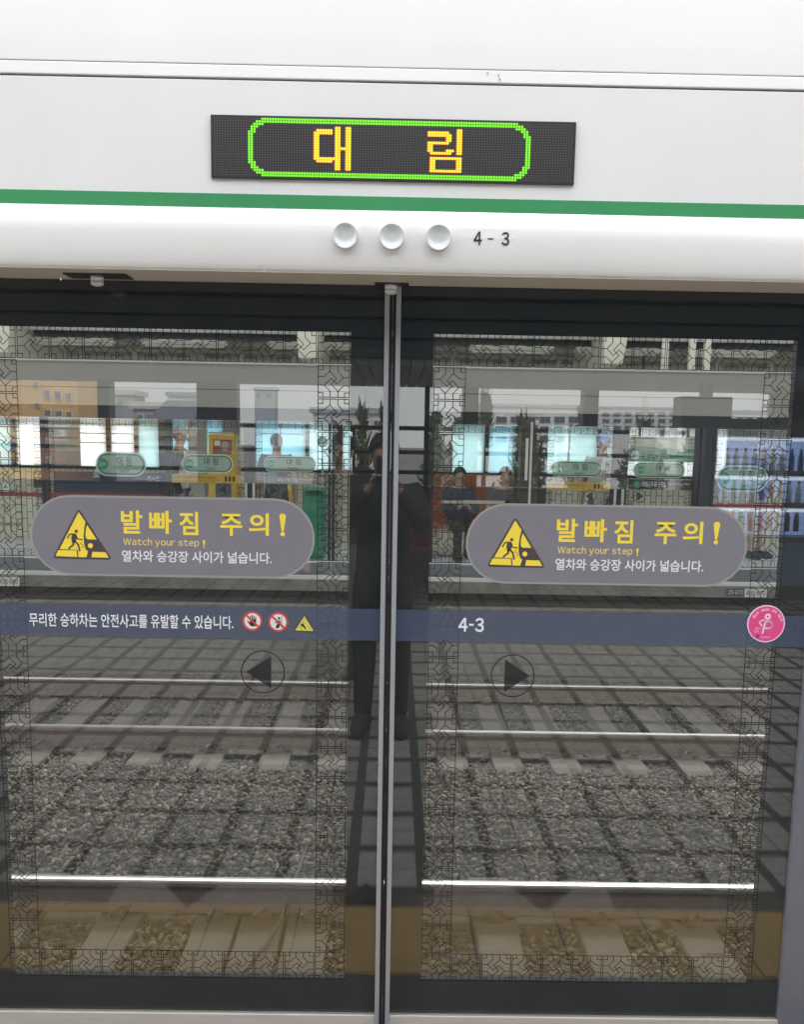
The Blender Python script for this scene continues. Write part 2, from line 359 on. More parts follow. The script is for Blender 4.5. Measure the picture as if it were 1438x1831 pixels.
GLY = {}
def wide_text(name, body, m, parent, x0, x1, z0, z1, y, bold=.0, gap=.085):   # Latin words set in the same face as the Hangul
    mb = MB(); pen = 0; lo_, hi_ = 9, -9
    for ch in body:
        if ch == ' ': pen += .26; continue
        key = (ch, bold)
        if key not in GLY:
            c = bpy.data.curves.new('lettering', 'FONT'); c.body = chr(ord(ch)+0xFEE0); c.offset = bold; c.resolution_u = 3
            o = bpy.data.objects.new('lettering', c); COL.objects.link(o)
            me = bpy.data.meshes.new_from_object(o.evaluated_get(bpy.context.evaluated_depsgraph_get()))
            GLY[key] = ([tuple(v.co) for v in me.vertices], [tuple(p.vertices) for p in me.polygons])
            bpy.data.objects.remove(o); bpy.data.curves.remove(c); bpy.data.meshes.remove(me)
        vs, fs = GLY[key]; a = min(v[0] for v in vs); b_ = max(v[0] for v in vs)
        if ch == '-': vs = [(a+(v[0]-a)*.40, v[1], v[2]) for v in vs]; b_ = a+(b_-a)*.40
        mb.add([(v[0]-a+pen, y, v[1]) for v in vs], fs); pen += b_-a+gap
        lo_ = min(lo_, min(v[1] for v in vs)); hi_ = max(hi_, max(v[1] for v in vs))
    pen -= gap
    mb.v = [(x0+(x1-x0)*v[0]/pen, y, z0+(z1-z0)*(v[2]-lo_)/(hi_-lo_)) for v in mb.v]
    return mb.build(name, m, parent)

def pill_pts(x0, x1, z0, z1, n=14):
    r_ = (z1-z0)/2; zc = (z0+z1)/2
    return [(x1-r_+r_*math.cos(t), zc+r_*math.sin(t)) for t in np.linspace(-math.pi/2, math.pi/2, n)]+[(x0+r_+r_*math.cos(t), zc+r_*math.sin(t)) for t in np.linspace(math.pi/2, 1.5*math.pi, n)]

# ------------------------------------------------------------------ own platform, floor and track bed (setting)
FL = -.06
struct('platform_floor', MB().box(-14, 14, -14, .20, FL-.9, FL), 'paving')
struct('ground', MB().box(-900, 900, -900, 900, -7.2, -7), 'ground_earth')
struct('track_bed', MB().box(-20, 20, .20, 8.62, -1.6, -1.13), 'bed_earth')
struct('far_platform_floor', MB().box(-20, 20, 9.06, 13.6, -.9, 0.0), 'far_tile')

# ------------------------------------------------------------------ screen door leaves
GX0, GX1, GZ0, GZ1 = .1055, 1.034, .103, 1.865
TILE = (GX1-GX0)/11
SEG = [[(.38, 0), (.38, .18), (.19, .345), (0, .35)], [(.38, .18), (.59, .42), (.415, .585), (.635, .81), (.635, 1)],
       [(.635, 0), (.635, .18), (.81, .375), (1, .375)], [(.81, .375), (.60, .585), (.415, .41), (.20, .62), (0, .62)],
       [(.20, .62), (.38, .81), (.38, 1)], [(.635, .81), (.82, .635), (1, .635)],
       [(.15, 0), (.15, .14), (0, .14)], [(.85, 0), (.85, .14), (1, .14)], [(.15, 1), (.15, .86), (0, .86)], [(.85, 1), (.85, .86), (1, .86)]]
def lattice(x0, x1, z0, z1, nx, nz, y, wd, flip=False, outline=True):
    mb = MB(); tx, tz = (x1-x0)/nx, (z1-z0)/nz
    for i in range(nx):
        for j in range(nz):
            if 0 < i < nx-1 and 0 < j < nz-1: continue
            g = .028
            def P(u, v):
                if flip: u = 1-u
                return (x0+tx*(i+g+(1-2*g)*u), z1-tz*(j+g+(1-2*g)*v))
            for s_ in SEG: mb.stroke([P(*p) for p in s_], wd, y)
            mb.stroke([P(0, 0), P(1, 0), P(1, 1), P(0, 1), P(0, 0)], wd, y)
    return mb

def screen_door(sgn, label):
    t = thing('screen_door', label, 'screen door', (sgn*.56, 0, FL), 'sliding platform screen doors')
    X = lambda x: sgn*x
    def bx(mb, a, b, *r_): return mb.box(min(X(a), X(b)), max(X(a), X(b)), *r_)
    bx(MB(), .0205, 1.125, 0, .010, .0, 2.05).build('glass_pane', 'door_glass', t)
    fr = MB(); y0, y1 = .0115, .036
    bx(fr, .0205, GX0, y0, y1, .0, 2.05); bx(fr, GX1, 1.125, y0, y1, .0, 2.05); bx(fr, GX0, GX1, y0, y1, .0, GZ0); bx(fr, GX0, GX1, y0, y1, GZ1, 2.05)
    fr.build('black_border', 'frit', t)
    bx(MB(), .0085, .0205, -.014, .040, FL+.004, 2.05).build('edge_strip', 'door_alu', t, bevel=.002)
    bs = MB(); bx(bs, .0004, .0085, -.006, .036, FL+.004, 2.05)
    bx(bs, .0045, .0085, -.012, -.006, FL+.004, 2.05); bs.build('rubber_seal', 'rubber', t)
    bx(MB(), .0205, 1.125, -.004, .036, FL+.004, -.001).build('kick_rail', 'steel_sill', t, bevel=.0015)
    lattice(min(X(GX0), X(GX1)), max(X(GX0), X(GX1)), GZ0, GZ1, 11, 21, -.0006, .0021, flip=sgn > 0).build('lattice_film', 'lattice_ink', t)
    bx(MB(), .0207, 1.124, -.0012, -.0008, 1.069, 1.1535).build('blue_band', 'blue_film', t)
    bx(MB(), .0205, 1.124, -.006, 0, 1.9535, 1.975).build('recess_shade', 'seam_dark', t)  # dark strip standing in for the shaded recess between door and header
    # direction arrow in a ring
    cx = .3345 if sgn > 0 else -.3305; a = MB(); a.ring(cx, .979, .0555, .0585, -.0009)
    k = sgn; a.poly([(cx+k*.045, .979), (cx-k*.022, .979+.044), (cx-k*.022, .979-.044)], -.0009); a.build('direction_arrow', 'arrow_ink', t)
    # warning sticker
    px0, px1, pz0, pz1 = (-.9326, -.194, 1.2309, 1.4396) if sgn < 0 else (.1994, .9363, 1.2274, 1.4371)
    st = MB().poly(pill_pts(px0, px1, pz0, pz1), -.0030, -.0011).build('warning_sticker', 'pill_rim', t)
    MB().poly(pill_pts(px0+.0052, px1-.0052, pz0+.0052, pz1-.0052), -.0033).build('sticker_face', 'pill_grey', st)
    y = -.0037
    def S(px, py):                        # sticker drawing space: pixels of the left sticker in the photograph
        return (px0+(px-54)/509*(px1-px0), pz1-(py-(888+ (px-54)*.0))/143*(pz1-pz0))
    def C(px, py): return S(px, py)
    # pictogram, measured on the enlarged sticker (7.19 times, from 80, 900)
    Z = lambda u, v: S(80+u/7.19, 900+v/7.19)
    def rounded_tri(A, B, Cc, r_):
        out = []
        P = [Vector(A), Vector(B), Vector(Cc)]
        for i in range(3):
            p, q, s_ = P[i-1], P[i], P[(i+1) % 3]
            d0, d1 = (p-q).normalized(), (s_-q).normalized()
            for k_ in range(5):
                f_ = k_/4; out.append(tuple(q+d0*r_*(1-f_)**2+d1*r_*f_**2))
        return out
    MB().poly(rounded_tri(Z(445, 78), Z(88, 728), Z(862, 733), .012), -.0036).build('pictogram_border', 'sign_dark', st)
    yel = MB()
    yel.poly([Z(445, 128), Z(530, 250), Z(512, 330), Z(500, 440), Z(503, 530), Z(520, 600), Z(552, 630), Z(528, 706), Z(428, 706), Z(420, 612), Z(186, 606)], y)
    yel.poly([Z(168, 620), Z(404, 620), Z(412, 704), Z(130, 698)], y)
    yel.poly([Z(548, 290), Z(668, 476), Z(552, 476), Z(528, 455), Z(526, 410), Z(532, 350)], y)
    yel.poly([Z(606, 634), Z(776, 636), Z(816, 708), Z(594, 706)], y)
    yel.build('pictogram_yellow', 'yellow_ink', st)
    c_, e_ = Z(584, 556), Z(617, 556); dot = MB().disc(c_[0], c_[1], abs(e_[0]-c_[0]), y); dot.build('pictogram_dot', 'yellow_ink', st)
    fig = MB(); y2 = -.0041; c_ = Z(408, 374); fig.disc(*c_, .0043, y2, 18)
    fig.poly([Z(330, 402), Z(400, 402), Z(420, 440), Z(408, 480), Z(398, 505), Z(378, 530), Z(345, 500), Z(342, 455), Z(352, 425)], y2)
    fig.stroke([Z(340, 408), Z(318, 420), Z(292, 466)], .0034, y2); fig.stroke([Z(400, 430), Z(418, 468), Z(484, 480)], .0030, y2)
    fig.stroke([Z(362, 505), Z(368, 545), Z(305, 598)], .0044, y2); fig.stroke([Z(385, 500), Z(428, 545), Z(446, 625)], .0044, y2)
    fig.stroke([Z(450, 540), Z(462, 512), Z(470, 542), Z(492, 538), Z(480, 558), Z(500, 566), Z(484, 586), Z(462, 576)], .0008, y2)
    fig.build('pictogram_figure', 'sign_dark', st)
    def T(nm, body, m_, a, b, c2, d2, **kw):
        p, q = S(a, d2), S(b, c2); text(nm, body, m_, st, p[0], q[0], p[1], q[1], y, **kw)
    W = 200; K = 3.994
    G = lambda u: W+u/K
    V = lambda v: 890+v/K
    for ch, (u0, u1, v0, v1) in zip('발빠짐주의', [(68, 222, 92, 258), (268, 430, 92, 256), (482, 618, 95, 262), (775, 932, 105, 262), (978, 1122, 98, 258)]):
        T('lettering', ch, 'yellow_ink', G(u0), G(u1), V(v0), V(v1), bold=.022)
    ex = MB(); p = [Z(0, 0)]
    e = lambda u, v: S(G(u), V(v))
    ex.poly([e(1196, 115), e(1205, 100), e(1220, 97), e(1235, 100), e(1244, 115), e(1228, 222), e(1212, 222)], y); c_ = e(1220, 243); ex.disc(*c_, .0060, y, 16)
    ex.poly([e(648, 300), e(656, 294), e(666, 300), e(661, 333), e(653, 333)], y); c_ = e(657, 344); ex.disc(*c_, .0023, y, 12)
    ex.build('exclamation_mark', 'yellow_ink', st)
    p, q = S(G(80), V(354)), S(G(622), V(287)); wide_text('lettering', 'Watch your step', 'pale_yellow_ink', st, p[0], q[0], p[1], q[1], y, bold=.014)
    T('lettering', '열차와 승강장 사이가 넓습니다.', 'white_ink', G(68), G(1142), V(376), V(460), bold=.016)
    return t
L = screen_door(-1, 'left glass screen door leaf with white sentence and three small hazard signs on blue band')
Rr = screen_door(1, 'right glass screen door leaf with 4-3 on its blue band and round pink sticker')
yb = -.0016
text('band_lettering', '무리한 승하차는 안전사고를 유발할 수 있습니다.', 'white_ink', L, -.944, -.4075, 1.0935, 1.1300, yb, bold=.014)
wide_text('band_lettering', '4-3', 'white_ink', Rr, .186, .2535, 1.0965, 1.1345, yb, bold=.024)
def no_sign(cx, cz, r_, name):
    s_ = MB().disc(cx, cz, r_, yb, 32).build(name, 'red_ink', L); MB().disc(cx, cz, r_*.79, yb-.0003, 32).build('sign_face', 'label_white', s_)
    return s_
SC = .0267/190                            # metres per enlarged pixel of the two round signs
s1 = no_sign(-.3575, 1.1165, .0267, 'hands_off_sign'); f = MB(); y = yb-.0006
H = lambda u, v: (-.3575+(u-285)*SC, 1.1165-(v-283)*SC)
f.poly([H(186, 285), H(205, 275), H(240, 312), H(243, 250), H(350, 250), H(355, 345), H(340, 380), H(258, 382)], y)
for u, v in ((250, 195), (282, 172), (314, 188), (346, 207)): f.line(H(u, v), H(u, 300), .0026, y)
f.build('hand_symbol', 'ink', s1); MB().line(H(160, 160), H(400, 392), .0052, y-.0003).build('sign_bar', 'red_ink', s1)
s2 = no_sign(-.2895, 1.1150, .0267, 'no_leaning_sign'); f = MB()
H2 = lambda u, v: (-.2895+(u-705)*SC, 1.1150-(v-290)*SC)
c_ = H2(720, 218); f.disc(*c_, .0034, y, 16); f.poly([H2(700, 262), H2(745, 258), H2(748, 310), H2(722, 395), H2(700, 412), H2(650, 402), H2(688, 318)], y)
f.stroke([H2(705, 275), H2(655, 308)], .0030, y); f.stroke([H2(768, 180), H2(768, 398)], .0014, y); f.build('leaning_symbol', 'ink', s2)
MB().line(H2(590, 185), H2(815, 395), .0052, y-.0003).build('sign_bar', 'red_ink', s2)
H3 = lambda u, v: (-.2205+(u-1125)*SC, 1.1130-(v-305)*SC)
s3 = MB().poly([H3(1130, 112), H3(1338, 474), H3(910, 466)], yb).build('gap_warning_sign', 'sign_dark', L)
f = MB().poly([H3(1130, 165), H3(1296, 452), H3(950, 444)], yb-.0003); f.build('sign_face', 'lemon', s3)
f = MB(); f.poly([H3(1050, 345), H3(1080, 300), H3(1115, 330), H3(1160, 410), H3(1140, 422), H3(1095, 365), H3(1065, 362)], y)
f.stroke([H3(975, 382), H3(1075, 384), H3(1075, 445)], .0010, y); f.stroke([H3(1140, 205), H3(1190, 270), H3(1150, 312), H3(1090, 285), H3(1140, 205)], .0005, y); f.build('foot_symbol', 'ink', s3)
MB().stroke([H3(1180, 370), H3(1195, 340), H3(1205, 375), H3(1235, 370), H3(1215, 395), H3(1240, 410), H3(1200, 425)], .0006, y).build('spark_symbol', 'red_ink', s3)
# round pink sticker
pk = MB().disc(1.0005, 1.131, .0500, -.0024, 40, -.0012).build('priority_seat_sticker', 'pale_pink', Rr)
MB().disc(1.0005, 1.131, .0470, -.0027, 40).build('sticker_face', 'pink', pk)
K2 = .05/422; Q = lambda u, v: (1.0005+(u-606)*K2, 1.131-(v-550)*K2); f = MB(); y = -.0030
c_ = Q(632, 388); f.ring(*c_, 28*K2, 70*K2, y, 28)
f.stroke([Q(545, 455), Q(448, 515), Q(515, 598)], 30*K2, y); f.stroke([Q(590, 492), Q(538, 768)], 38*K2, y)
f.stroke([Q(590, 492), Q(660, 495), Q(715, 515), Q(752, 550), Q(755, 590), Q(725, 630), Q(670, 652), Q(575, 650)], 36*K2, y); f.build('pictogram_figure', 'pale_pink', pk)
arc = '임산부 배려석 위치 입니다'
for i, ch in enumerate(arc):
    if ch == ' ': continue
    th = R(150-132*i/(len(arc)-1)); rad = 340*K2; cx, cz = Q(618, 570); cx += rad*math.cos(th); cz += rad*math.sin(th)
    o = text('lettering', ch, 'pale_pink', pk, -.0033, .0033, -.0036, .0036, 0, bold=.02)
    me = o.data; rot = Matrix.Rotation(-(th-math.pi/2), 4, 'Y'); me.transform(Matrix.Translation((cx, y, cz)) @ rot)
p, q = Q(368, 685), Q(505, 632); text('lettering', '임산부', 'pale_pink', pk, p[0], q[0], p[1], q[1], y)
p, q = Q(355, 755), Q(445, 702); text('lettering', '먼저', 'pale_pink', pk, p[0], q[0], p[1], q[1], y)
p, q = Q(488, 878), Q(722, 828); text('lettering', '서울교통공사', 'pale_pink', pk, p[0], q[0], p[1], q[1], y)
c_ = Q(432, 836); MB().disc(*c_, 42*K2, y, 20).build('emblem', 'violet', pk)
# makers' marks etched on the panes
mk = MB(); a = U0 = (.882+.0085, .17)
text('etched_mark', '△ HYUNDAI', 'lattice_ink', Rr, .888, .950, .186, .198, -.0004)
wide_text('etched_mark', 'HYUNDAI', 'lattice_ink', L, -.926, -.880, .190, .199, -.0004)

# ------------------------------------------------------------------ white header over the doors
hd = thing('door_header', 'white curved header over the screen doors with destination display and green line', 'door header', (0, -.1, 1.977))
prof = [(-.02, 2.75), (-.150, 2.75), (-.160, 2.62), (-.168, 2.4335)]
MB().profile(prof+[(-.02, 2.4335)], -3.2, 3.2).build('upper_cover', 'white_paint', hd, bevel=.002)
MB().profile([(-.02, 2.4310), (-.170, 2.4310), (-.172, 2.4030), (-.02, 2.4030)], -3.2, 3.2).build('cover_strip', 'white_paint', hd, bevel=.002)
MB().profile([(-.02, 2.433), (-.150, 2.433), (-.150, 2.398), (-.02, 2.398)], -3.2, 3.2).build('panel_gap', 'seam_dark', hd)
MB().profile([(-.02, 2.3985), (-.170, 2.3985), (-.172, 2.1210), (-.02, 2.1210)], -3.2, 3.2).build('display_panel', 'white_paint', hd, bevel=.002)
lip = [(-.02, 2.1205), (-.173, 2.1205), (-.180, 2.112), (-.188, 2.098), (-.1925, 2.08), (-.194, 2.06), (-.1925, 2.035), (-.1895, 2.012), (-.186, 1.995), (-.182, 1.984), (-.178, 1.9785), (-.02, 1.9785)]
o = MB().profile(lip, -3.2, 3.2).build('curved_lip', 'lip_paint', hd, smooth=False)
for p_ in o.data.polygons: p_.use_smooth = len(p_.vertices) == 4 and abs(p_.normal.y) > .2
MB().box(-3.2, 3.2, -.178, -.008, 1.9765, 1.9783).build('underside', 'under_bounce', hd)
MB().box(-3.2, 3.2, -.1742, -.1700, 2.1196, 2.1508).build('green_line', 'line_green', hd, bevel=.0008)
# destination display
dx0, dx1, dz0, dz1 = -.4221, .4140, 2.1835, 2.3210
yd = -.179
dp = MB().box(dx0, dx1, yd, -.1695, dz0, dz1).build('destination_display', 'led_black', hd, bevel=.0015)
NC, NR = 136, 23; pw, ph = (dx1-dx0-.012)/NC, (dz1-dz0-.010)/NR
def dots(cells, name, m_, rr, yy, sh=0):
    mb = MB()
    for c0, r0 in cells:
        cx, cz = dx0+.006+(c0+.5-sh)*pw, dz1-.005-(r0+.5)*ph; mb.disc(cx, cz, pw*rr, yy, 6)
    return mb.build(name, m_, dp)
green = set(); g0, g1 = 13, 119
for c0 in range(g0, g1+1):
    for r0 in range(NR):
        a_ = min(c0-g0, g1-c0); b_ = min(r0, NR-1-r0)
        if math.hypot(max(0, 7-a_), max(0, 7-b_)) < 7.3 and (a_ < 2 or b_ < 2 or math.hypot(max(0, 7-a_), max(0, 7-b_)) > 5.2): green.add((c0, r0))
amber = set()
def put(c0, r0, cells):
    for dc, dr in cells: amber.add((c0+dc, r0+dr))
dae = [(c, r) for c in (8, 9) for r in range(0, 17)]+[(c, 8) for c in (10, 11)]+[(c, r) for c in (12, 13) for r in range(0, 17)]+[(c, r) for c in (0, 1) for r in range(2, 13)]+[(c, 1) for c in range(1, 7)]+[(c, 2) for c in range(1, 7)]+[(c, r) for c in range(1, 7) for r in (13,)]+[(c, 12) for c in range(1, 8)]
rim = [(c, 1) for c in range(0, 8)]+[(c, 2) for c in range(0, 9)]+[(c, r) for c in (7, 8) for r in (2, 3, 4)]+[(c, 5) for c in range(1, 8)]+[(c, r) for c in (0, 1) for r in (5, 6, 7, 8)]+[(c, 9) for c in range(1, 9)]+[(c, 8) for c in range(7, 10)]+[(c, r) for c in (11, 12) for r in range(0, 10)]+[(c, r) for c in (1, 2, 11, 12) for r in range(11, 17)]+[(c, r) for c in range(1, 13) for r in (11, 16)]
put(38, 3, dae); put(81, 3, rim)
dots([(c, r) for c in range(NC) for r in range(NR) if (c, r) not in green and (c, r) not in amber], 'unlit_dots', 'led_unlit', .30, yd-.0004)
dots(green, 'green_dots', 'led_green', .50, yd-.0006); dots([c for c in amber if c[0] < 65], 'red_fringe', 'glow_red', .60, yd-.0005, .22); dots([c for c in amber if c[0] >= 65], 'red_fringe', 'glow_red', .60, yd-.0005, .22); dots([c for c in amber if c[0] < 65], 'amber_dots', 'led_amber', .53, yd-.0006); dots([c for c in amber if c[0] >= 65], 'amber_dots', 'led_amber', .53, yd-.0006)
# three round lamps
for cx in (-.1115, -.0045, .1035):
    z_ = 2.0570; b = MB(); n = 36
    lr = []
    for r_, yy in ((.0300, -.1925), (.0296, -.2040), (.0285, -.2062), (.0268, -.2056)): lr.append((r_, yy))
    vs = [(cx+r_*math.cos(2*math.pi*k/n), yy, z_+r_*math.sin(2*math.pi*k/n)) for r_, yy in lr for k in range(n)]
    b.add(vs, [(i*n+k, i*n+(k+1) % n, (i+1)*n+(k+1) % n, (i+1)*n+k) for i in range(3) for k in range(n)])
    ln = b.build('door_lamp', 'lamp_ring', hd, smooth=True)
    b = MB(); lr = [(.0270, -.2057), (.0262, -.2040), (.022, -.1995), (.015, -.1966), (.007, -.1953), (.0005, -.1950)]
    vs = [(cx+r_*math.cos(2*math.pi*k/n), yy, z_+r_*math.sin(2*math.pi*k/n)) for r_, yy in lr for k in range(n)]
    b.add(vs, [(i*n+k, i*n+(k+1) % n, (i+1)*n+(k+1) % n, (i+1)*n+k) for i in range(5) for k in range(n)]).build('lens', 'lamp_lens', ln, smooth=True)
lb = MB().profile([(-.19265, 2.037), (-.1942, 2.0595), (-.19285, 2.079)], .160, .285, close=False).build('number_label', 'label_white', hd)
wide_text('lettering', '4', 'ink', lb, .1845, .2035, 2.0435, 2.0735, -.1949, bold=.022)
text('lettering', '-', 'ink', lb, .2170, .2300, 2.0560, 2.0590, -.1949, bold=.0)
wide_text('lettering', '3', 'ink', lb, .2490, .2670, 2.0435, 2.0735, -.1949, bold=.022)
rs_ = random.Random(3); sc = MB()
for i in range(46):                       # scuffs and specks on the paint below the display
    px, py = rs_.gauss(478, 26), rs_.gauss(366, 13); x, z = at(px, py, -.173)
    if z > 2.152 or z < 2.122: sc.disc(x, z, rs_.uniform(.0006, .0016), -.1746 if z > 2.12 else -.190, 6, rz=rs_.uniform(.0006, .0013))
for px, py in ((465, 478), (472, 483), (110, 500), (905, 262), (873, 128), (893, 132), (895, 139)):
    x, z = at(px, py, -.183); sc.disc(x, z, .0022, -.1732 if z > 2.13 else -.1905, 7, rz=.0035)
sc.build('paint_speck', 'header_grey', hd)
# sensor eyes under the lip
for x0, x1, y0, y1, yc2 in ((-.045, .038, -.060, -.010, -.04), (-.790, -.640, -.118, -.040, -.085)):
    xm = (x0+x1)/2-.002
    pl = MB().poly([(0, 0), (1, 0), (1, 1), (0, 1)], 0).build('sensor_plate', 'ink', hd)
    me = pl.data; me.clear_geometry(); b = MB().box(x0, x1, y0, y1, 1.9735, 1.9763); me.from_pydata(b.v, [], b.f); me.materials.append(M['ink'])
    MB().lathe([(.0155, 1.9738), (.0165, 1.9665), (.0150, 1.9655), (.0150, 1.960), (.0160, 1.9592), (.0145, 1.953), (.006, 1.950)], xm, yc2, 20).build('sensor_eye', 'lamp_ring', pl, smooth=True)

# jambs beside the opening
for sgn, lb_ in ((-1, 'grey painted door post left of the glass doors'), (1, 'grey painted door post at right edge beside the glass doors')):
    b = MB(); b.box(min(sgn*1.113, sgn*1.42), max(sgn*1.113, sgn*1.42), -.012, .16, FL+.002, 1.9755)
    solo('door_post', b, 'jamb_paint', lb_, 'door post', 'posts beside the doors', bevel=.012)
    b = MB(); b.box(min(sgn*1.43, sgn*3.2), max(sgn*1.43, sgn*3.2), .0, .012, FL+.002, 1.9755)
    pn = thing('fixed_screen', 'fixed glass screen panel beyond the %s door post' % ('left' if sgn < 0 else 'right'), 'glass screen', (sgn*2.3, 0, FL))
    b.build('glass_pane', 'door_glass', pn); fr = MB()
    a_, c_ = sorted((sgn*1.43, sgn*3.2)); fr.box(a_, c_, .0135, .04, FL+.002, .10); fr.box(a_, c_, .0135, .04, 1.87, 1.9755); fr.box(a_, a_+.08, .0135, .04, .10, 1.87); fr.box(c_-.08, c_, .0135, .04, .10, 1.87)
    fr.build('black_border', 'frit', pn)

# ------------------------------------------------------------------ tracks
SL_TOP = -1.075
def sleeper():
    t = thing('railway_sleeper', 'weathered concrete sleeper', 'sleeper', (0, 0, SL_TOP-.18))
    b = MB(); ys = [-1.32, -1.25, -.45, .45, 1.25, 1.32]; hw = [.10, .125, .115, .115, .125, .10]; zt = [-.03, 0, -.012, -.012, 0, -.03]
    for i in range(5):
        for sx in (0,):
            pass
    vs = []
    for y_, h_, z_ in zip(ys, hw, zt): vs += [(-h_-.02, y_, SL_TOP-.18), (h_+.02, y_, SL_TOP-.18), (h_, y_, SL_TOP+z_), (-h_, y_, SL_TOP+z_)]
    fs = [(i*4+k, i*4+(k+1) % 4, (i+1)*4+(k+1) % 4, (i+1)*4+k) for i in range(5) for k in range(4)]+[(3, 2, 1, 0), (20, 21, 22, 23)]
    b.add(vs, fs); b.build('concrete_beam', 'sleeper_concrete', t, bevel=.008)
    for ry in (-.81, .81):
        for sy in (-1, 1):
            c = MB(); c.box(-.05, .05, ry+sy*.10-.03, ry+sy*.10+.03, SL_TOP, SL_TOP+.03)
            c.tube([(-.035, ry+sy*.13, SL_TOP+.02), (-.035, ry+sy*.15, SL_TOP+.055), (.0, ry+sy*.10, SL_TOP+.065), (.035, ry+sy*.075, SL_TOP+.045), (.035, ry+sy*.13, SL_TOP+.04)], .010, 6)
            c.build('rail_clip', 'clip_steel', t)
    return t
proto = sleeper(); first = True
T1, T2 = 1.95, 6.563
near = [-2.62, -2.06, -1.495, -.945, -.68, -.44, .07, .62, 1.18, 1.745, 2.31, 2.86]
farx = [-5.1, -4.55, -4.0, -3.5, -2.98, -2.49, -2.02, -1.52, -.97, -.46, .05, .53, 1.01, 1.48, 2.05, 2.58, 3.07, 3.6, 4.12, 4.64, 5.15]
ords = ['leftmost', 'second from left', 'third from left', 'fourth from left', 'fifth from left', 'sixth from left', 'seventh from left', 'eighth from left', 'ninth from left', 'tenth from left', 'eleventh from left', 'twelfth from left', 'thirteenth from left',
        'fourteenth from left', 'ninth from right', 'eighth from right', 'seventh from right', 'sixth from right', 'fifth from right', 'fourth from right', 'third from right', 'second from right', 'rightmost']
def rank(i, n):
    return ords[i] if i < n-9 or n < 10 and i < n-1 else (ords[len(ords)-(n-i)])
for xs, tc, gname, side in ((near, T1, 'sleepers of the near track', 'near'), (farx, T2, 'sleepers of the far track', 'far')):
    for i, x in enumerate(xs):
        lb_ = 'pale concrete sleeper in gravel under the %s track, %s of its row' % (side, rank(i, len(xs)))
        if first: o = proto; o.location = (x, tc, SL_TOP-.18); o['label'] = lb_; o['group'] = gname; first = False
        else: o = copy_thing(proto, (x+random.uniform(-.012, .012), tc+random.uniform(-.02, .02), SL_TOP-.18), lb_, gname)
        o.rotation_euler.z = random.uniform(-.012, .012)
def rail(y, label):
    z0 = SL_TOP+.012
    t = thing('steel_rail', label, 'rail', (0, y, z0), 'rails of the two tracks')
    p = [(-.065, 0), (.065, 0), (.065, .012), (.012, .035), (.010, .125), (.034, .138), (.034, .160), (-.034, .160), (-.034, .138), (-.010, .125), (-.012, .035), (-.065, .012)]
    MB().profile([(y+a, z0+b) for a, b in p], -20, 20).build('rail_web', 'rail_rust', t)
    q = [(-.0345, .158), (.0345, .158), (.0345, .167), (.026, .1735), (.0, .1755), (-.026, .1735), (-.0345, .167)]
    MB().profile([(y+a, z0+b) for a, b in q], -20, 20).build('rail_head', 'rail_head', t)
rail(T1-.807, 'rusty steel rail closest to the glass doors, hidden below their base'); rail(T1+.807, 'bright polished steel rail crossing just above the arrow marks near the door bottom')
rail(T2-.84, 'dull steel rail in middle of the gravel, nearer of the far pair'); rail(T2+.84, 'thin shining steel rail behind the round arrow marks, below far platform')

